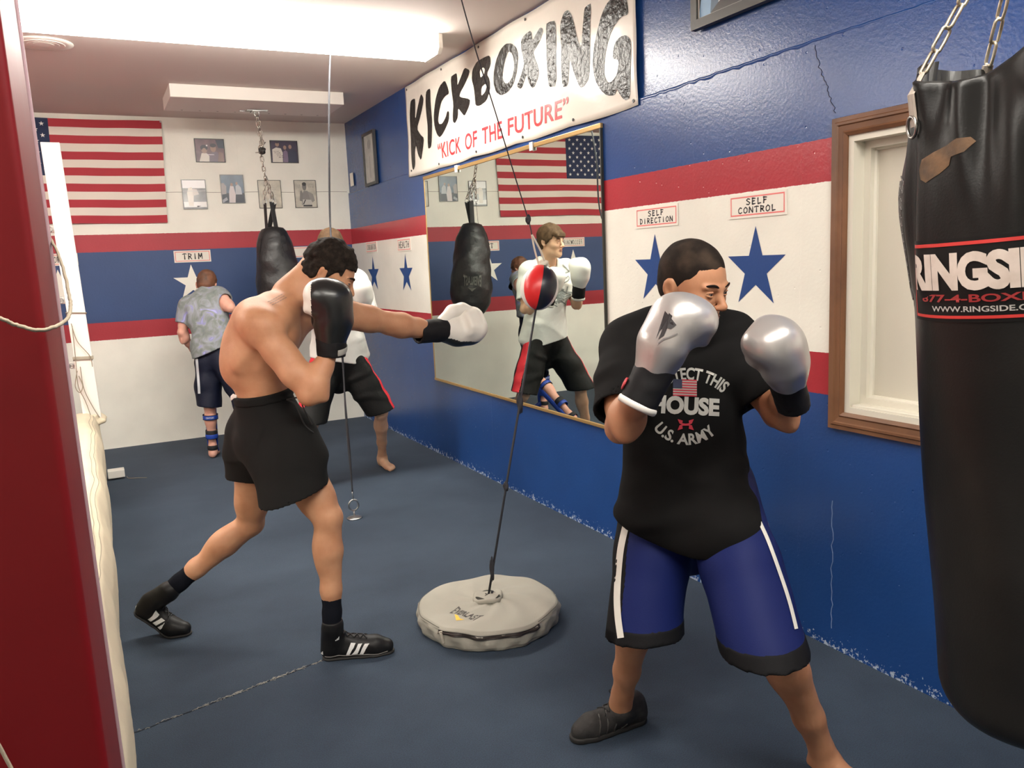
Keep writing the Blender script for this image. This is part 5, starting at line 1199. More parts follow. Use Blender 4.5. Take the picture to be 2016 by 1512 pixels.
def on(sf, px, py, e=.002):
    """point of a surface seen along a sight line"""
    d = ray(px, py); return sf.hit((0, 0, CAM_H), d, e)
# ================================================================ shirtless boxer
sk1 = skin('skin_tan', (.52, .275, .155), (.43, .20, .105))
P1 = thing('person', (.60, 3.4, 0), 'shirtless boxer in black shorts throwing a punch, standing left of the weighted base', 'person')
J = dict(pelvis=np.array([.598, 3.40, .945]), waist=np.array([.580, 3.38, 1.10]), chest=np.array([.612, 3.36, 1.285]), neck=np.array([.742, 3.37, 1.462]),
         rsh=np.array([.556, 3.205, 1.375]), lsh=np.array([.86, 3.50, 1.405]), rhip=np.array([.635, 3.31, .90]), lhip=np.array([.575, 3.49, .895]))
el_r, wr_r = at(610, 776, 3.08), at(652, 688, 3.10); el_l, wr_l = at(766, 636, 3.56), at(858, 651, 3.62)
kn_r, an_r = at(645, 1018, 3.16), at(655, 1235, 3.14); kn_l, an_l = at(493, 1030, 3.62), at(330, 1166, 3.72)
hf1 = Frame(at(648, 540, 3.33), nrm([.86, -.34, -.52]), (.35, -.10, .95), 1.02)
def boxer_geo(S):
    Jr = dict(J); rs_, ls_ = J['rsh'], J['lsh']; ax = nrm([-.36, -.93, -.02]); mid = (rs_+ls_)/2
    J2 = dict(J); J2['rsh'] = J['chest']+ax*.19+nrm(J['neck']-J['chest'])*.10; J2['lsh'] = J['chest']-ax*.19+nrm(J['neck']-J['chest'])*.10; J2['rhip'] = J['pelvis']+nrm([-.2, -.97, 0])*.1; J2['lhip'] = J['pelvis']-nrm([-.2, -.97, 0])*.1
    torso_geo(S, J2, 1.0); J.update(fr=J2['fr'], fh=J2['fh']); fr = J2['fr']
    S.rc(fr(.07, 0, .10), rs_, .066, .058, .04); S.rc(fr(-.07, .03, .10), ls_, .066, .056, .04)
    arm_geo(S, rs_, el_r, wr_r, 1.08, flex=1.25); arm_geo(S, ls_, el_l, wr_l, 1.25, flex=.6)
    leg_geo(S, J['rhip'], kn_r, an_r, 1.02, (1, -.15, 0)); leg_geo(S, J['lhip'], kn_l, an_l, 1.02, (1, 0, 0))
    S.ell(at(497, 626, 3.30), (.080, .072, .080), fr, .06); S.ell(at(482, 668, 3.34), (.07, .075, .10), fr, .06); S.ell(at(545, 600, 3.34), (.060, .065, .045), fr, .05)
    # back relief: spine furrow, lat edge, serratus, external oblique
    S.chain([fr(0, -.112, .12), fr(0, -.116, .0), fr(0, -.108, -.12)], [.007, .009, .008], .035, 'sub')
    S.ell(at(478, 712, 3.34), (.062, .075, .10), fr, .06)
    S.chain([at(512, 700, 3.20), at(492, 724, 3.20), at(470, 748, 3.22)], [.003, .006, .003], .05, 'sub')
    S.chain([fr(.10, -.098, .10), fr(.085, -.108, .02), fr(.05, -.104, -.02)], [.003, .004, .003], .03, 'sub')
    # neck tendons and throat
    head_geo(S, hf1, J['neck'], .062)
    S.chain([hf1(.055, -.02, -.035), lerp(hf1(.055, -.02, -.035), J['neck'], .6), J['neck']+fr.dir(.03, .05, .0)], [.016, .015, .012], .02)
    S.rc(hf1(0, -.075, -.02), J['neck']-fr.dir(0, .035, -.0), .048, .056, .04)
lo, hi = bbox([J['pelvis'], el_r, wr_r, el_l, wr_l, kn_r, an_r, kn_l, an_l, hf1.o+[.05, 0, .08], J['rsh']], .16)
lo[2] = .06
S = Sdf(lo, hi, .0056); boxer_geo(S); S.disp(wob(5, .0009, 26)); B1 = S.mesh('body', sk1, P1); del S
face_parts(P1, hf1, sk1)
# hair: short dark curls, longer on top
lo, hi = bbox([hf1(0, 0, .04)], .16); H_ = Sdf(lo, hi, .0035); hair_geo(H_, hf1, .011, .014, .050, -.062)
w1, w2 = wob(2, .0028, 75), wob(4, .0022, 150); H_.disp(lambda P: w1(P)+w2(P)); m_hair1 = mat('hair_black', (.012, .009, .007), .8, bumps=(240, .9, .004), var=(60, (.028, .020, .015), .4, .7), spec=.12)
H_.mesh('hair', m_hair1, P1, relax=1); del H_
# tattoo on the side of the neck base
sf = Surf(B1); mb = MB(); c_ = at(546, 592, 3.25); u_ = nrm([.55, -.2, .6]); v_ = nrm(np.cross(u_, [-.5, -.8, .3]))
for i in range(6):
    for j in range(3):
        a = c_+u_*.014*(i-2.5)+v_*.012*(j-1); q = [sf.hit(a+u_*x*.006+v_*y*.0022+np.array([-.05, -.25, .12])*.4, np.array([.05, .25, -.12]), .0015) for x, y in ((-1, -1), (1, -1), (1, 1), (-1, 1))]; mb.add(q, [(0, 1, 2, 3)])
mb.build('tattoo', mat('tattoo_ink', (.27, .15, .10), .6), P1)
# ---- shorts
m_sh1 = mat('shorts_black', (.010, .0098, .0095), .85, bumps=(300, .2, .0015), spec=.12)
def b1base(S):
    J2 = dict(J); J2['rsh'] = J['chest']+np.array([-.06, -.19, .1]); J2['lsh'] = J['chest']+np.array([.06, .19, .1]); J2['rhip'] = J['pelvis']+nrm([-.2, -.97, 0])*.1; J2['lhip'] = J['pelvis']-nrm([-.2, -.97, 0])*.1; torso_geo(S, J2, 1.0)
    S.rc(J['rhip'], lerp(J['rhip'], kn_r, .3), .094, .088, .04); S.rc(J['lhip'], lerp(J['lhip'], kn_l, .3), .094, .088, .04)
SH1 = shorts(P1, m_sh1, J, b1base, kn_r+np.array([-.105, 0, -.02]), kn_l, ((.62, (.26, -.05, -.95), .150), (.47, (-.1, 0, -1), .122)), np.array([.58, 3.39, 1.075]), (-.10, 0, 1), r0=.122, off=.011, seed=3, amp=.003, blend=.10)
sf = Surf(SH1)
MB().tube([at(466, 783, 3.34), at(459, 780, 3.36), at(455, 784, 3.42)], [(.010, .003)]*3, 8, flat=(0, 0, 1)).build('size_tag', mat('tag_white', (.7, .68, .64), .6), P1)
s0 = at(564, 787, 3.24)
for pts in ([s0, s0+[.05, -.01, .003], at(596, 800, 3.2), at(606, 822, 3.2), at(614, 836, 3.2)], [s0, s0+[.03, -.01, -.02], at(590, 815, 3.2), at(601, 838, 3.2), at(617, 852, 3.2)]):
    MB().tube(smooth_path(pts, 6), .0032, 7).build('drawstring', mat('cord_black', (.012, .012, .012), .6), P1, smooth=True)
# ---- socks and wrestling shoes
m_sock = mat('sock_black', (.006, .007, .011), .9, bumps=(400, .3, .001), spec=.1); m_shoe = mat('shoe_black', (.006, .006, .0065), .5, bumps=(300, .15, .001), spec=.3); m_sole = mat('sole_dark', (.014, .013, .012), .7); m_rim = mat('sole_rim', (.20, .19, .18), .6); m_str = mat('stripe_white', (.72, .72, .70), .5); m_lace = mat('lace_black', (.014, .014, .015), .7)
def sock(parent, kn, an, f0, f1=1.0, r=(.042, .036, .040), mt=None):
    lo, hi = bbox([lerp(kn, an, f0), lerp(kn, an, f1+.1)], .07); S = Sdf(lo, hi, .005)
    S.chain([lerp(kn, an, f0-.1), lerp(kn, an, (f0+f1)/2), lerp(kn, an, f1)], r, .02); S.cut(lerp(kn, an, f0), kn-an); S.disp(wob(2, .0007, 60)); return S.mesh('sock', mt or m_sock, parent)
def shoe(parent, f, an, toe_up=0.0, high=True, bend=0.0, size=.285, side=1, stripes=True, mt=None, low=False, stripe_side=-1, h=.0042):
    """f: heel-centre frame at ground level, +y to the toe; bend lifts the heel about the ball of the foot"""
    L_ = size
    def g(x, y, z):        # bend heel up about the ball
        yb = L_*.68
        if bend and y < yb:
            d = yb-y; a = bend*min(1, d/.05); return f(x, yb-d*math.cos(a)+z*math.sin(a)*.9*min(1, d/.05), z*math.cos(a)+d*math.sin(a))
        return f(x, y, z)
    pts = [g(x, y, z) for x in (-.06, .06) for y in (-.03, .1, .2, L_+.02) for z in (0, .13)]+[an]; lo, hi = bbox(pts, .03)
    S = Sdf(lo, hi, h); up_ = f.z
    c = [(0, .035, .038, .033), (0, .10, .036, .033), (.002*side, .16, .036, .038), (.004*side, .205, .034, .041), (.004*side, .245, .028, .033)]
    for a, b in zip(c[:-1], c[1:]): S.rc(g(a[0], a[1]*L_/.285, a[2]), g(b[0], b[1]*L_/.285, b[2]), a[3], b[3], .02)
    S.rc(g(0, .035, .035), g(0, .045, .075), .034, .036, .02); S.rc(g(0, .05, .07), an, .037, .040, .025)
    S.rc(g(0, .075, .075), g(0, .19, .045), .030, .027, .02)
    if high: S.rc(g(0, .048, .09), an+nrm(an-g(0, .05, .05))*.02, .040, .041, .02)
    lo_pts = [g(0, y*L_/.285, -.001) for y in (.0, .08, .16, .21, .27)]
    def floorclip(P):
        q = f.loc(P); z0 = np.zeros(len(q)); 
        if bend:
            yb = L_*.68; d = np.maximum(0, yb-q[:, 1]); z0 = d*math.tan(bend)*np.minimum(1, d/.04)
        return z0+.006-q[:, 2]
    S.clip(floorclip); S.disp(wob(4, .0012, 55))
    o = S.mesh('shoe', mt or m_shoe, parent, relax=2)
    # sole
    T = Sdf(lo, hi, h)
    for a, b in zip(c[:-1], c[1:]): T.rc(g(a[0], a[1]*L_/.285, .012), g(b[0], b[1]*L_/.285, .012), a[3]+.003, b[3]+.004, .01)
    def sc(P):
        q = f.loc(P); z0 = np.zeros(len(q))
        if bend:
            yb = L_*.68; d = np.maximum(0, yb-q[:, 1]); z0 = d*math.tan(bend)*np.minimum(1, d/.04)
        return np.maximum(z0-q[:, 2]+.0005, q[:, 2]-z0-(.020 if low else .011))
    T.clip(sc); T.mesh('sole', m_sole, o)
    return o, g
def three_stripes(o, g, side, y0=.115, w=.017, gap=.027, lean=.026, zt=.080, zb=.016):
    sf = Surf(o)
    for i in range(3):
        y = y0+i*gap; mb = MB(); vs = []
        for k in range(9):
            t = k/8
            for e in (-.5, .5): vs.append(sf.near(g(side*.055, y+lean*(t-.5)+e*w, zb+(zt-.004*i-zb)*t), .0016))
        mb.add(vs, [(2*k, 2*k+1, 2*k+3, 2*k+2) for k in range(8)]); mb.build('stripe', m_str, o)
    return sf
def logo_tri(o, sf, c, u, v, s=.011):
    mb = MB()
    for k in range(3):
        x = -.9+.62*k; h_ = .7+.55*k; vs = [c+u*s*x+v*0, c+u*s*(x+.5)+v*0, c+u*s*(x+.5-.0)+v*s*h_*.9, c+u*s*x+v*s*h_*.65]; mb.add([sf.near(p, .0022) for p in vs], [(0, 1, 2, 3)])
    mb.build('logo', m_str, o)
def laces(o, g, ys, zs, w=.018, mt=None):
    sf = Surf(o)
    for i in range(len(ys)-1):
        for s in (-1, 1):
            P = [sf.near(g(s*w, ys[i], zs[i]+.01), .002), sf.near(g(0, (ys[i]+ys[i+1])/2, (zs[i]+zs[i+1])/2+.02), .003), sf.near(g(-s*w, ys[i+1], zs[i+1]+.01), .002)]
            MB().tube(smooth_path(P, 3), .0021, 6).build('lace', mt or m_lace, o, smooth=True)
F_r = at(643, 1290, 3.165)*[1, 1, 0]; toe_r = at(765, 1285, 3.09)*[1, 1, 0]; d_r = nrm(toe_r-F_r)
fr_ = Frame(F_r-d_r*.02, d_r); S_r, g_r = shoe(P1, fr_, an_r, size=.30, stripe_side=1)
sfr = three_stripes(S_r, g_r, 1, y0=.118); laces(S_r, g_r, [.085, .11, .135, .16, .185], [.095, .085, .075, .066, .058])
logo_tri(S_r, sfr, g_r(.045, .07, .095), fr_.y, fr_.z, .010); logo_tri(S_r, sfr, g_r(.03, -.005, .030), nrm(fr_.y+fr_.x*.6), fr_.z, .011)
MB().tube([sfr.near(g_r(.05, y, .012), .001) for y in np.linspace(.0, .27, 20)], .0016, 5).build('sole_rim', m_rim, S_r)
sock(P1, kn_r, an_r, .72)
# rear foot rolled on to the ball
toe_l = at(378, 1243, 3.72)*[1, 1, 0]; d_l = nrm([.85, -.52, 0]); d_l = nrm(toe_l-at(300, 1222, 3.80)*[1, 1, 0])
fl_ = Frame(toe_l-d_l*.285, d_l); S_l, g_l = shoe(P1, fl_, an_l, size=.29, bend=.62)
sfl = three_stripes(S_l, g_l, 1, y0=.095); laces(S_l, g_l, [.10, .125, .15, .175, .195], [.085, .078, .068, .058, .05]); logo_tri(S_l, sfl, g_l(.03, .0, .040), nrm(fl_.z+fl_.y*.5), -fl_.y, .010)
sock(P1, kn_l, an_l, .70)
# ---- gloves
m_gbk = mat('glove_black', (.013, .014, .014), .28, bumps=(60, .2, .004)); m_gwh = mat('glove_white', (.74, .71, .64), .38, bumps=(60, .15, .003)); m_cuf = mat('cuff_black', (.008, .008, .009), .6, bumps=(150, .2, .002), spec=.2)
m_gryl = mat('label_pale', (.42, .41, .36), .5)
G1, gf1 = glove(P1, wr_r, nrm([.05, -.06, 1]), nrm([.93, -.36, 0]), m_gbk, side=1, k=1.22, palm=m_gwh, cuffcol=m_cuf, cufflen=.022, zs=-.052, thumbcol=m_gbk)
G2, gf2 = glove(P1, wr_l, nrm(at(925, 645, 3.66)-wr_l), nrm([.25, .75, -.45]), m_gbk, side=1, k=1.2, palm=m_gwh, cuffcol=m_cuf, cufflen=.085, zs=-.012)
MB().tube([gf1(.0485*math.cos(a), .002+.010*math.cos(a), .0485*math.sin(a)) for a in np.linspace(.6, 2.6, 14)], [(.013, .002)]*14, 8, flat=gf1.y).build('wrist_label', m_gryl, G1)
MB().tube([gf2(.049*math.cos(a), -.03, .049*math.sin(a)) for a in np.linspace(.3, 1.9, 12)], [(.012, .002)]*12, 8, flat=gf2.y).build('wrist_label', m_gryl, G2)
# ================================================================ man in the black t-shirt
sk2 = skin('skin_olive', (.43, .215, .12), (.36, .165, .085))
P2 = thing('person', (1.60, 1.95, 0), 'man in black t-shirt and blue shorts guarding with silver gloves, right foreground', 'person')
J = dict(pelvis=at(1350, 925, 1.98), waist=at(1345, 845, 1.97), chest=at(1336, 725, 1.965), neck=at(1346, 628, 1.955), rsh=at(1234, 686, 2.03), lsh=at(1446, 676, 1.885), rhip=at(1298, 955, 2.05), lhip=at(1412, 955, 1.90))
el_r, wr_r = at(1222, 842, 1.86), at(1278, 750, 1.66); el_l, wr_l = at(1530, 814, 1.74), at(1554, 768, 1.58)
kn_r, an_r = at(1258, 1190, 1.95), at(1222, 1385, 2.115); kn_l, an_l = at(1520, 1238, 1.62), at(1628, 1500, 1.60)
hf2 = Frame(at(1364, 562, 1.85), nrm([.20, -.96, -.26]), (.0, -.22, 1), 1.01)
def b2base(S): torso_geo(S, J, 1.0)
lo, hi = bbox([J['pelvis'], el_r, wr_r, el_l, wr_l, kn_r, an_r, kn_l, an_l, J['neck']], .15); lo[2] = .03
S = Sdf(lo, hi, .0065); b2base(S); fr, fh = J['fr'], J['fh']
def limbs2(S):
    arm_geo(S, J['rsh'], el_r, wr_r, 1.06, flex=.9); arm_geo(S, J['lsh'], el_l, wr_l, 1.02, flex=.6)
    leg_geo(S, J['rhip'], kn_r, an_r, 1.04, (-.5, -.85, 0)); leg_geo(S, J['lhip'], kn_l, an_l, 1.08, (.3, -.95, 0))
limbs2(S); S.rc(hf2(0, -.02, -.08), J['neck'], .058, .062, .03)
F_l = an_l*[1, 1, 0]; fL = Frame(F_l-nrm([.35, -.93, 0])*.055, nrm([.35, -.93, 0])); foot_geo(S, fL, an_l, 1.1, -1)
S.rc(an_r, an_r-np.array([0, 0, .03]), .034, .030, .02)
nc = lerp(hf2(0, -.02, -.085), J['neck'], .9); nn = nrm(hf2(0, -.02, -.085)-J['neck']); S.cut_near(nc, nn, .12)
lo, hi = bbox([hf2(0, 0, 0)], .17); lo[2] -= .03; SH = Sdf(lo, hi, .0034); head_geo(SH, hf2, J['neck'], .058); SH.rc(hf2(0, -.02, -.08), J['neck'], .058, .062, .03); SH.cut(nc-nn*.004, -nn)
B2 = S.mesh('body', sk2, P2, extra=SH); del S, SH
face_parts(P2, hf2, sk2, (.012, .009, .008), (.03, .015, .01))
lo, hi = bbox([hf2(0, 0, .04)], .15); H_ = Sdf(lo, hi, .0034); hair_geo(H_, hf2, .0035, .003, .060, -.068); H_.disp(wob(3, .0004, 120))
m_hair2 = mat('hair_buzz', (.014, .010, .008), .85, bumps=(600, .8, .002), var=(14, (.050, .034, .024), .42, .72), spec=.12)
H_.mesh('hair', m_hair2, P2); del H_
# forehead creases
# ---- t-shirt
m_tee2 = mat('tee_black', (.0065, .0062, .0062), .88, bumps=(350, .2, .0012), spec=.12)
hemp = at(1352, 1035, 1.95)
def ex2(S):
    S.rc(at(1345, 860, 1.96), at(1352, 1050, 1.95), .140, .195, .05, squash=(fr.y, .68)); S.rc(at(1300, 960, 1.93), at(1345, 1060, 1.86), .06, .05, .06); S.rc(at(1300, 880, 1.97), at(1292, 1010, 1.97), .095, .112, .05); S.rc(at(1382, 880, 1.93), at(1400, 1010, 1.91), .088, .108, .05); S.rc(at(1398, 930, 1.88), at(1420, 1050, 1.80), .098, .118, .05)
    S.rc(at(1292, 730, 1.98), at(1285, 900, 2.0), .068, .068, .05); S.rc(at(1400, 730, 1.91), at(1398, 900, 1.93), .068, .06, .05)
hz0 = at(1335, 1094, 1.84)[2]
def hemfn(P):
    u = (P-hemp)@RT; return hz0+.075*np.minimum(1.15, np.abs(u+.02)/.2)**1.5-P[:, 2]
T2 = shirt(P2, m_tee2, J, b2base, ((J['rsh'], el_r, .80, .082, .080), (J['lsh'], el_l, .78, .080, .074)), hemp-np.array([0, 0, .12]), (.02, -.12, -1), hemfn=hemfn, off=.012, h=.0058, seed=4, amp=.006, belly=(.146, .112, .18), neckr=.072, extra=ex2, vneck=.022)
sf2 = Surf(T2)
sb = Surf(B2); cpts = []
for a in np.linspace(0, 2*math.pi, 41)[:-1]:
    cpts.append(J['neck']+fr.dir(.074*math.cos(a), .070*math.sin(a)+.012, .012-.022*max(0, math.sin(a))))
MB().tube([sf2.near(p, -.001) for p in cpts], [(.009, .0045)]*40, 8, closed=True, flat=(0, 0, 1)).build('collar', m_tee2, T2, smooth=True)
# ---- print
m_pr = mat('print_white', (.42, .41, .38), .8); m_prr = mat('print_red', (.45, .03, .05), .8)
def arc_text(s, cx, cy, R, a0, a1, hgt, mt, name='print', down=False, off=.03):
    def fn(u, v):
        a = a0+(a1-a0)*u; r_ = R+hgt*(v-.5)*(-1 if down else 1)
        return on(sf2, cx+r_*math.sin(a), cy+(r_*math.cos(a) if down else -r_*math.cos(a)), .002)
    return place_text(s, name, mt, T2, fn, cut=(.03, .34), offset=off)
arc_text('PROTECT THIS', 1356, 843, 107, -.72, .76, 25, m_pr)
def quad_text(s, q, mt, off=.03, cut=(.04, .25)):
    (ax, ay), (bx, by), (cx, cy), (dx, dy) = q
    return place_text(s, 'print', mt, T2, lambda u, v: on(sf2, (ax*(1-u)+bx*u)*(1-v)+(dx*(1-u)+cx*u)*v, (ay*(1-u)+by*u)*(1-v)+(dy*(1-u)+cy*u)*v, .002), cut=cut, offset=off)
quad_text('HOUSE', ((1281, 813), (1416, 820), (1417, 785), (1284, 776)), m_pr, .05)
arc_text('U.S. ARMY', 1352, 793, 72, -.92, .80, 23, m_pr, down=True)
def patch2(name, x0, y0, x1, y1, mt, e, sl=.04, n=6):
    mb = MB(); mb.add([on(sf2, x0+(x1-x0)*i/n, y0+(y1-y0)*j/n+sl*(x1-x0)*i/n, e) for j in range(n+1) for i in range(n+1)], [(j*(n+1)+i, j*(n+1)+i+1, (j+1)*(n+1)+i+1, (j+1)*(n+1)+i) for j in range(n) for i in range(n)]); return mb
FP = patch2('', 1325, 746, 1372, 779, None, .0018).build('flag_print', m_pr, T2, smooth=True)
mb = MB()
for i in range(7):
    y = 746+33*(2*i)/13; q = patch2('', 1325, y, 1372, y+33/13, None, .0024); mb.add(q.v, q.f)
mb.build('stripes', m_prr, FP)
patch2('', 1325, 746, 1343, 746+33*7/13, None, .0030).build('canton', mat('print_blue', (.03, .035, .07), .8), FP)
mb = MB()
def pl(P): mb.add([on(sf2, x, y, .0024) for x, y in P], [tuple(range(len(P)))])
for s_ in (-1, 1):
    pl([(1350, 834), (1350+s_*8, 833), (1350+s_*8, 838), (1350, 838)]); pl([(1350+s_*6, 828), (1350+s_*16, 825), (1350+s_*12, 834), (1350+s_*7, 836)]); pl([(1350+s_*7, 836), (1350+s_*12, 837), (1350+s_*16, 847), (1350+s_*6, 844)])
mb.build('print', m_prr, T2)
# ---- shorts
m_b2 = mat('shorts_blue', (.007, .013, .080), .6, bumps=(350, .25, .0015), spec=.12); m_k2 = mat('shorts_trim', (.005, .005, .006), .7, bumps=(350, .25, .0015), spec=.15)
skl = at(1488, 1222, 1.63); skr = at(1276, 1190, 1.95)
def leg_panels(J, ka, kb, legs, bandw):
    """region functions (negative inside) for hem bands and side panels of each leg"""
    out = []
    def dist(P, a, b): t_ = np.clip(((P-a)@(b-a))/((b-a)@(b-a)), 0, 1); return np.linalg.norm(P-a-t_[:, None]*(b-a), axis=1)
    for hp, kn, ohp, okn, t, n_, lat, w_ in legs:
        e = lerp(hp, kn, t); ax = nrm(kn-hp); lp = nrm(lat-ax*(lat@ax)); n_ = nrm(n_)
        def mine(P, hp=hp, kn=kn, ohp=ohp, okn=okn): return (dist(P, hp, kn)-dist(P, ohp, okn))
        if bandw: out.append(('hem', lambda P, e=e, n_=n_, mine=mine: np.maximum(-((P-e)@n_)-bandw, mine(P)*.5)))
        def side(P, hp=hp, ax=ax, lp=lp, mine=mine, w_=w_):
            q = (P-hp)-((P-hp)@ax)[:, None]*ax; b_ = np.cross(ax, lp); ang = np.arctan2(q@b_, q@lp); return np.maximum((np.abs(ang)-w_)*.09, mine(P)*.5)
        if w_: out.append(('side_panel', side))
    return out
LP = leg_panels(J, skr, skl, ((J['rhip'], skr, J['lhip'], skl, 1.24, (-.02, -.12, -1), nrm([-1, .25, 0]), .52), (J['lhip'], skl, J['rhip'], skr, 1.20, (.06, -.10, -1), nrm([.85, .3, 0]), .52)), .042)
SH2 = shorts(P2, m_b2, J, b2base, skr, skl, ((1.24, (-.02, -.12, -1), .116), (1.20, (.06, -.10, -1), .116)), at(1350, 880, 1.98), (0, 0, 1), r0=.109, off=.010, seed=6, amp=.004, freq=17, drop=.20, crotch=.09, panels=[(n_, m_k2, f_) for n_, f_ in LP], band=0)
s3 = Surf(SH2); m_pip = mat('piping_white', (.62, .60, .55), .6)
def pxrib(name, P, w, mt, par, s, e=.0045):
    P = smooth_path([np.array([x, y, 0.]) for x, y in P], 8); mb = MB(); vs = []
    for i, p in enumerate(P):
        t = P[min(i+1, len(P)-1)]-P[max(i-1, 0)]; n_ = np.array([-t[1], t[0]])/(np.hypot(t[0], t[1])+1e-9)
        for k in range(4): vs.append(on(s, p[0]+n_[0]*w*(k/3-.5), p[1]+n_[1]*w*(k/3-.5), e))
    mb.add(vs, [(i*4+k, i*4+k+1, (i+1)*4+k+1, (i+1)*4+k) for i in range(len(P)-1) for k in range(3)]); return mb.build(name, mt, par, smooth=True)
pxrib('piping', [(1238, 1012), (1222, 1080), (1215, 1160), (1216, 1210), (1222, 1256)], 13, m_pip, SH2, s3)
pxrib('piping', [(1496, 1028), (1514, 1068), (1540, 1140), (1556, 1190), (1568, 1238)], 7, m_pip, SH2, s3)
# ---- right shoe
hp_, tp_ = (np.array([0, 0, CAM_H])+ray(1262, 1418)*(-CAM_H/ray(1262, 1418)[2])), (np.array([0, 0, CAM_H])+ray(1128, 1462)*(-CAM_H/ray(1128, 1462)[2]))
dd = nrm(tp_-hp_); f2s = Frame(tp_-dd*.285*[1, 1, 0], dd*[1, 1, 0]); m_snk = mat('sneaker_black', (.014, .013, .0125), .7, bumps=(240, .5, .002), var=(30, (.035, .032, .03), .5, .75))
S_s, g_s = shoe(P2, f2s, an_r-np.array([0, 0, .03]), size=.295, high=False, mt=m_snk, low=True)
laces(S_s, g_s, [.085, .108, .130, .152, .172], [.088, .080, .073, .066, .058], .020)
MB().tube(smooth_path([g_s(0, .08, .098), g_s(.02, .10, .125), g_s(.035, .12, .12), g_s(.02, .11, .10)]), .002, 6).build('lace', m_lace, S_s, smooth=True); MB().tube(smooth_path([g_s(0, .08, .098), g_s(-.02, .105, .122), g_s(-.04, .125, .105)]), .002, 6).build('lace', m_lace, S_s, smooth=True)
sfs = Surf(S_s)
for i in range(4):
    MB().tube([sfs.near(g_s(-.04+.0*i, .12+.03*i, .02+.0*i), .001), sfs.near(g_s(-.03, .11+.03*i, .05), .001), sfs.near(g_s(-.01, .10+.03*i, .075), .001)], .0035, 6).build('overlay', mat('overlay_grey', (.05, .047, .044), .5), S_s, smooth=True)
# ---- silver gloves
m_sil = mat('glove_silver', (.46, .44, .425), .33, .6, bumps=(30, .15, .006)); m_silp = mat('glove_silver_dark', (.36, .345, .335), .36, .6, bumps=(30, .2, .006)); m_wht = mat('trim_white', (.62, .60, .56), .5); m_patch = mat('patch_red', (.45, .04, .05), .5)
cr = RT
d1 = nrm(at(1350, 605, 1.62)-wr_r); bk1 = nrm(-RT*.80+UP*.42-FW*.30)
GR, gfr = glove(P2, wr_r, d1, bk1, m_sil, side=-1, groove=.020, k=1.08, palm=m_silp, cuffcol=m_cuf, trim=m_wht, cufflen=.065)
GL_, gfl = glove(P2, wr_l, nrm(at(1524, 660, 1.54)-wr_l), nrm(-FW*.86+RT*.35+UP*.25), m_sil, side=1, k=1.0, palm=m_silp, cuffcol=m_cuf, trim=None, cufflen=.06, zs=None)
sg = Surf(GR); mb = MB()
for P in ([(1309, 612), (1318, 622), (1299, 652), (1291, 668)], [(1317, 616), (1324, 622), (1307, 661), (1296, 668)], [(1318, 622), (1332, 640), (1320, 648), (1314, 645)], [(1300, 640), (1324, 634), (1327, 640), (1298, 650)]):
    mb.add([on(sg, x, y, .002) for x, y in P], [tuple(range(len(P)))])
mb.build('emblem', mat('emblem_dark', (.02, .018, .02), .4), GR)
mb = MB(); P = smooth_path([np.array([x, y, 0.]) for x, y in ((1296, 676), (1306, 668), (1318, 664), (1334, 657))], 4)
for a, b_ in zip(P[:-1], P[1:]): mb.add([on(sg, x, y, .002) for x, y in ((a[0], a[1]-1.5), (b_[0], b_[1]-1.5), (b_[0], b_[1]+1.5), (a[0], a[1]+1.5))], [(0, 1, 2, 3)])
mb.build('script_mark', mat('emblem_grey', (.15, .14, .14), .5), GR)
MB().tube([gfr(.0475*1.06*math.cos(a), -.03, .0475*1.06*math.sin(a)) for a in np.linspace(1.7, 2.5, 12)], [(.016, .0025)]*12, 8, flat=gfr.y).build('cuff_patch', m_patch, GR, smooth=True)
# ================================================================ man in the white t-shirt (seen again in the mirror)
V = lambda *a: np.array(a, float)
sk3 = skin('skin_light', (.58, .36, .24), (.52, .29, .18))
P3 = thing('person', (1.55, 5.9, 0), 'barefoot man in white t-shirt and red-striped black shorts behind the shirtless boxer', 'person')
J = dict(pelvis=V(1.57, 5.92, .90), waist=V(1.565, 5.90, 1.04), chest=V(1.555, 5.875, 1.33), neck=V(1.552, 5.86, 1.535), rsh=V(1.375, 5.885, 1.475), lsh=V(1.735, 5.855, 1.475), rhip=V(1.47, 5.93, .87), lhip=V(1.67, 5.91, .87))
el_r, wr_r = V(1.335, 5.80, 1.185), V(1.415, 5.62, 1.315); el_l, wr_l = V(1.815, 5.80, 1.18), V(1.70, 5.59, 1.275)
kn_r, an_r = V(1.32, 5.80, .49), V(1.225, 5.86, .075); kn_l, an_l = V(1.845, 5.83, .49), V(1.925, 6.13, .075)
hf3 = Frame(V(1.550, 5.80, 1.705), nrm([-.42, -.90, -.06]), (0, -.03, 1), 1.02)
b3 = lambda S: torso_geo(S, J, 1.0)
def split_body(lo_pts, base, head, h, hh, neckpad=.058):
    """body and head sculpted on two grids and joined inside the collar"""
    lo, hi = bbox(lo_pts, .15); lo[2] = -.01; S = Sdf(lo, hi, h); base(S); S.rc(head(0, -.02, -.08), J['neck'], neckpad, .062, .03)
    nc = lerp(head(0, -.02, -.085), J['neck'], .95); nn = nrm(head(0, -.02, -.085)-J['neck']); S.cut_near(nc, nn, .12)
    lo, hi = bbox([head(0, 0, 0)], .17*head.k); lo[2] -= .03; SH = Sdf(lo, hi, hh); head_geo(SH, head, J['neck'], neckpad); SH.rc(head(0, -.02, -.08), J['neck'], neckpad, .062, .03); SH.cut(nc-nn*.004, -nn); return S, SH
fL3 = Frame(an_l*[1, 1, 0]-nrm([.10, -1, 0])*.045, nrm([.10, -1, 0])); fR3 = Frame(an_r*[1, 1, 0]-nrm([-.35, -.9, 0])*.045, nrm([-.35, -.9, 0]))
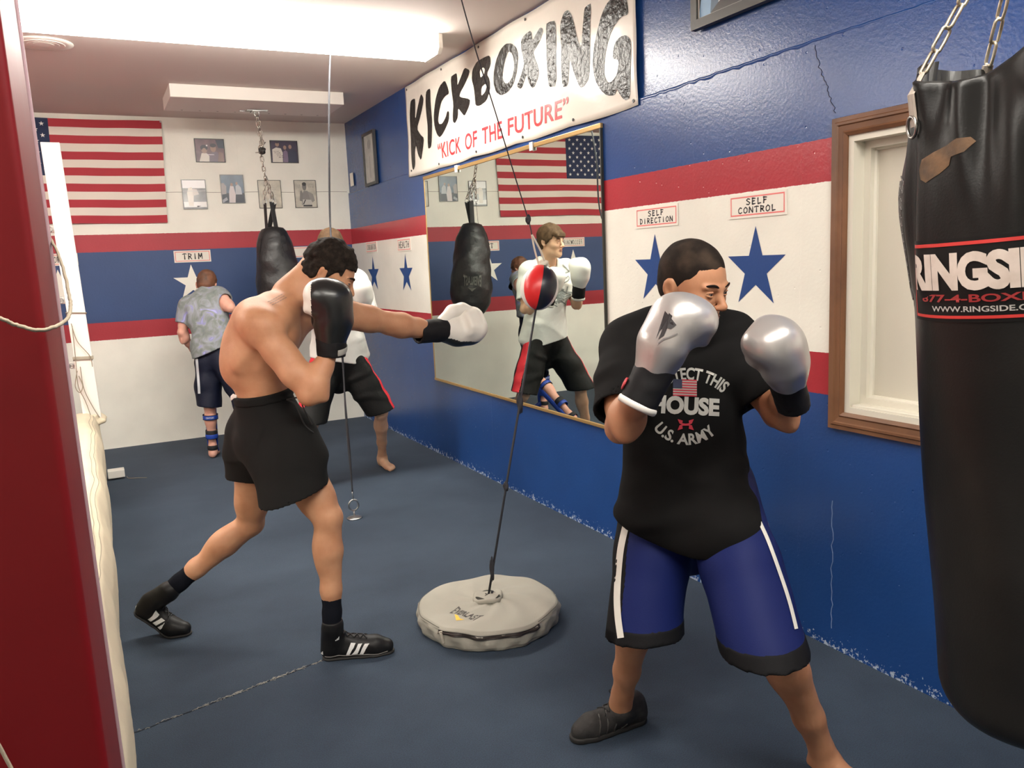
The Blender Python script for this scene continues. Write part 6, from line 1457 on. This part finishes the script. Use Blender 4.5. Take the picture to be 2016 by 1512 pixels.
def g3(S):
    b3(S); arm_geo(S, J['rsh'], el_r, wr_r, .92, flex=.5); arm_geo(S, J['lsh'], el_l, wr_l, .92, flex=.5)
    leg_geo(S, J['rhip'], kn_r, an_r, .93, (-.2, -1, 0)); leg_geo(S, J['lhip'], kn_l, an_l, .93, (.1, -1, 0)); foot_geo(S, fL3, an_l, 1.08, -1); foot_geo(S, fR3, an_r, 1.08, 1)
S, SH = split_body([J['pelvis'], el_r, wr_r, el_l, wr_l, kn_r, an_r, kn_l, an_l, J['neck'], fL3(0, .25, 0), fR3(0, .25, 0)], g3, hf3, .0068, .0034, .050)
B3 = S.mesh('body', sk3, P3, extra=SH); del S, SH
face_parts(P3, hf3, sk3, (.05, .028, .014), (.05, .03, .015))
lo, hi = bbox([hf3(0, 0, .04)], .16); H_ = Sdf(lo, hi, .0045); hair_geo(H_, hf3, .014, .012, .052, -.078)
H_.rc(hf3(-.050, .078, .060), hf3(.050, .080, .056), .020, .019, .02); H_.rc(hf3(-.045, .095, .045), hf3(.045, .097, .042), .009, .008, .012); H_.rc(hf3(.070, .03, .03), hf3(.074, -.002, -.012), .014, .008, .015); H_.rc(hf3(-.070, .03, .03), hf3(-.074, -.002, -.012), .014, .008, .015)
H_.disp(folds(3, .004, 95, hf3.dir(1, .3, .1))); m_hair3 = mat('hair_brown', (.060, .034, .017), .75, bumps=(160, .5, .003), var=(35, (.10, .058, .03), .4, .7), spec=.2); H_.mesh('hair', m_hair3, P3); del H_
m_tee3 = mat('tee_white', (.74, .73, .69), .85, bumps=(40, .25, .01)); hem3 = V(1.57, 5.91, .895)
def ex3(S): S.rc(V(1.56, 5.88, 1.2), V(1.57, 5.91, .90), .150, .178, .05, squash=(J['fr'].y, .72)); S.rc(V(1.70, 5.89, 1.05), V(1.76, 5.92, .93), .06, .05, .06)
T3 = shirt(P3, m_tee3, J, b3, ((J['rsh'], el_r, .78, .080, .078), (J['lsh'], el_l, .78, .080, .078)), hem3, (-.22, 0, -1), off=.014, h=.0068, seed=14, amp=.0055, belly=(.158, .118, .18), neckr=.068, extra=ex3, vneck=.045)
sf3 = Surf(T3); fr = J['fr']; m_gp = mat('print_grey2', (.22, .23, .22), .8); random.seed(11); mb = MB()
for k in range(26):      # abstract grey front print
    a0 = random.uniform(-.11, .11); z0 = random.uniform(-.17, .10); P = []
    for q in range(7): P.append(sf3.hit(fr(a0+.055*math.sin(q*.9+k), .4, z0+.015*q*random.uniform(.6, 1.2)), -fr.y, .003))
    mb.tube(smooth_path(P, 3), [(.0006, .005)]*19, 6, flat=fr.y)
mb.build('front_print', m_gp, T3)
m_k3 = mat('shorts_black3', (.006, .006, .006), .6, bumps=(60, .3, .006), spec=.2); m_r3 = mat('side_red', (.62, .015, .03), .6)
LP3 = leg_panels(J, kn_r, kn_l, ((J['rhip'], kn_r, J['lhip'], kn_l, 1.02, (0, 0, -1), nrm([-.95, -.32, 0]), .42), (J['lhip'], kn_l, J['rhip'], kn_r, .98, (0, 0, -1), nrm([.95, -.34, 0]), .42)), 0)
SH3 = shorts(P3, m_k3, J, b3, kn_r, kn_l, ((1.02, (-.1, 0, -1), .105), (.98, (.25, 0, -1), .108)), V(1.565, 5.91, 1.0), (0, 0, 1), r0=.112, off=.012, h=.0068, seed=16, amp=.007, freq=22, drop=.10, crotch=.09, panels=[(n_, m_r3, f_) for n_, f_ in LP3], band=0)
m_gw3 = mat('glove_white3', (.78, .77, .72), .3, bumps=(40, .12, .004))
GW1, gw1 = glove(P3, wr_r, nrm([.05, -.28, 1]), nrm([.1, -1, -.3]), m_gw3, side=-1, k=1.15, palm=m_gw3, cuffcol=m_cuf, trim=m_wht, h=.006, cufflen=.065)
GW2, gw2 = glove(P3, wr_l, nrm([-.18, -.35, 1]), nrm([.35, -1, -.2]), m_gw3, side=1, k=1.05, palm=m_gw3, cuffcol=m_cuf, trim=m_wht, h=.006, cufflen=.065)

# ================================================================ boy in the grey shirt, seen from behind
sk4 = skin('skin_pink', (.66, .37, .29), (.60, .30, .22))
P4 = thing('person', (.90, 7.3, 0), 'boy in grey shirt with blue shin guards, seen from behind below the TRIM sign', 'person')
J = dict(pelvis=at(424, 703, 7.38), waist=at(420, 665, 7.38), chest=at(409, 618, 7.44), neck=at(404, 582, 7.50), rsh=at(433, 583, 7.46), lsh=at(370, 603, 7.52), rhip=at(440, 712, 7.34), lhip=at(407, 716, 7.42))
el_r, wr_r = at(454, 606, 7.28), V(1.02, 7.52, 1.33); el_l, wr_l = at(358, 655, 7.50), at(379, 689, 7.60)
kn_l, an_l = at(413, 800, 7.34), at(419, 882, 7.36); kn_r, an_r = V(1.10, 6.95, .44), V(.975, 6.50, .08)
hf4 = Frame(at(407, 562, 7.56), nrm([.30, .95, -.42]), (.22, .25, 1), .98)
b4 = lambda S: torso_geo(S, J, .93)
def hand_geo(S, w, d, nrm_, k=1.0, side=1):
    """relaxed half closed hand with five fingers"""
    f = Frame(w, d, nrm_, k); S.rc(f(0, 0, 0), f(0, .03, 0), .024*k, .028*k, .02); S.ell(f(0, .055, 0), (.040, .045, .016), f, .015)
    for i, (x, l) in enumerate(((-.030, .030), (-.010, .036), (.010, .033), (.029, .026))):
        S.chain([f(x, .09, 0), f(x*1.05, .09+l, -.006), f(x*1.02, .09+l*1.35, -.030), f(x, .09+l*.8, -.046)], [.0095*k, .0088*k, .0080*k, .0072*k], .005)
    S.chain([f(-.028*side, .03, -.006), f(-.048*side, .060, -.020), f(-.042*side, .085, -.035)], [.013*k, .011*k, .009*k], .01)
fK = Frame(an_l*[1, 1, 0]-nrm([.25, 1, 0])*.05, nrm([.25, 1, 0])); fK2 = Frame(an_r*[1, 1, 0]-nrm([.5, .8, 0])*.04, nrm([.5, .8, 0]))
def g4(S):
    b4(S); arm_geo(S, J['rsh'], el_r, wr_r, .95, flex=.3); arm_geo(S, J['lsh'], el_l, wr_l, .85, flex=.3)
    leg_geo(S, J['rhip'], kn_r, an_r, .88, (.4, 1, 0)); leg_geo(S, J['lhip'], kn_l, an_l, .88, (.2, 1, 0)); foot_geo(S, fK, an_l, .95, -1); foot_geo(S, fK2, an_r, .95, 1)
    hand_geo(S, wr_l, nrm([.6, .6, -.3]), nrm([-.5, .7, .2]), .9, 1)
S, SH = split_body([J['pelvis'], el_r, wr_r, el_l, wr_l, kn_r, an_r, kn_l, an_l, J['neck'], wr_l+[.1, .1, -.05], fK(0, .22, 0), fK2(0, .22, 0)], g4, hf4, .0066, .005, .050)
B4 = S.mesh('body', sk4, P4, extra=SH); del S, SH
face_parts(P4, hf4, sk4, (.10, .04, .02))
lo, hi = bbox([hf4(0, 0, .04)], .16); H_ = Sdf(lo, hi, .005); hair_geo(H_, hf4, .007, .012, .052, -.072); H_.disp(wob(9, .0022, 90)); H_.mesh('hair', mat('hair_auburn', (.15, .058, .028), .6, bumps=(200, .8, .003), var=(18, (.07, .035, .02), .4, .65)), P4); del H_
m_t4, nt, b = newmat('tee_tiedye'); tc = N(nt, 'ShaderNodeTexCoord'); n1 = N(nt, 'ShaderNodeTexNoise', i_Scale=9.0, i_Detail=4.0, i_Distortion=1.6); nt.links.new(tc.outputs['Object'], n1.inputs['Vector'])
r = N(nt, 'ShaderNodeValToRGB'); e = r.color_ramp.elements; e[0].position = .33; e[0].color = (.14, .16, .165, 1); e[1].position = .50; e[1].color = (.21, .225, .235, 1)
for p_, c_ in ((.43, (.175, .20, .185, 1)), (.60, (.26, .28, .32, 1)), (.66, (.22, .22, .42, 1)), (.74, (.38, .38, .66, 1))): q = e.new(p_); q.color = c_
nt.links.new(n1.outputs[0], r.inputs[0]); nt.links.new(r.outputs[0], b.inputs['Base Color']); b.inputs['Roughness'].default_value = .85
hem4 = at(413, 690, 7.38)
def ex4(S): S.rc(J['waist'], hem4+V(0, 0, .02), .135, .150, .05, squash=(J['fh'].y, .75)); S.rc(J['chest'], J['waist'], .145, .13, .05, squash=(J['fr'].y, .75))
T4 = shirt(P4, m_t4, J, b4, ((J['rsh'], el_r, .42, .078, .074), (J['lsh'], el_l, .66, .068, .066)), hem4, nrm([.42, 0, -1]), off=.014, h=.0068, seed=24, amp=.006, belly=(.145, .112, .16), neckr=.060, extra=ex4, fdir=(.35, .1, 1))
m_n4 = mat('shorts_navy', (.004, .006, .018), .6, bumps=(60, .3, .006), spec=.2); m_w4 = mat('side_white', (.50, .52, .55), .6)
SH4 = shorts(P4, m_n4, J, b4, kn_r, kn_l, ((.95, None, .11), (1.0, (-.15, 0, -1), .100)), at(420, 672, 7.38), (0, 0, 1), r0=.108, off=.012, h=.0068, seed=26, amp=.008, freq=20, drop=.08, crotch=.085, band=0)
s4 = Surf(SH4)
pxrib('side_stripe', [(387, 706), (389, 730), (391, 755), (392, 775)], 5, m_w4, SH4, s4)
# shin guards
m_sgb = mat('guard_blue', (.010, .045, .30), .5, bumps=(80, .2, .003)); m_sgk = mat('guard_black', (.010, .010, .012), .7)
def shin_guard(kn, an, fwd, ft):
    d = nrm(an-kn); f1 = nrm(np.array(fwd)-d*(np.array(fwd)@d)); g = Frame(kn, f1, -d)
    lo, hi = bbox([kn, an, ft(0, .16, 0)], .12); S = Sdf(lo, hi, .006)
    S.rc(lerp(kn, an, .08)+f1*.040, lerp(kn, an, .92)+f1*.030, .050, .044, 0); S.rc(lerp(kn, an, .0), lerp(kn, an, 1.05), .050, .036, 0, 'sub'); S.clip(lambda P: -((P-kn)@f1)+.006)
    root = S.mesh('shin_guard', m_sgb, P4)
    T = Sdf(lo, hi, .006); T.rc(ft(0, .055, .085), ft(0, .15, .035), .046, .040, 0); T.rc(ft(0, .03, .07), ft(0, .16, .02), .034, .032, 0, 'sub'); T.clip(lambda P: .035-ft.loc(P)[:, 2]); T.mesh('instep_pad', m_sgb, root)
    for t_, r_, m_, w_ in ((.24, .060, m_sgb, .020), (.70, .050, m_sgb, .020), (.64, .0475, m_sgk, .033), (.97, .041, m_sgk, .020)):
        c = lerp(kn, an, t_)-f1*.008; MB().tube([c+(g.x*math.cos(a)+f1*math.sin(a))*r_ for a in np.linspace(0, 2*math.pi, 29)[:-1]], [(w_, .003)]*28, 8, closed=True, flat=d).build('strap', m_, root, smooth=True)
    for s_ in (-1, 1):
        c = lerp(kn, an, .24)-f1*.008+d*.019*s_; MB().tube([c+(g.x*math.cos(a)+f1*math.sin(a))*.0605 for a in np.linspace(0, 2*math.pi, 29)[:-1]], [(.003, .0035)]*28, 6, closed=True, flat=d).build('strap_edge', m_sgk, root)
    return root
g_a = shin_guard(kn_l, an_l, (.2, 1, 0), fK); shin_guard(kn_r, an_r, (.4, 1, 0), fK2)
c = lerp(kn_l, an_l, .24); d4 = nrm(an_l-kn_l); f1 = nrm(V(.2, 1, 0)-d4*(V(.2, 1, 0)@d4)); gx = np.cross(f1, -d4)
place_text('CENTURY', 'lettering', m_w4, g_a, lambda u, v: c-f1*.008+(gx*math.cos(4.71+(u-.5)*1.1)+f1*math.sin(4.71+(u-.5)*1.1))*.0645+d4*(.006-.013*v), offset=.02)
GK, gk = glove(P4, wr_r, nrm([-.6, .6, .5]), nrm([.6, .6, -.1]), m_gbk, side=-1, k=.9, palm=m_gbk, cuffcol=m_cuf, h=.006)
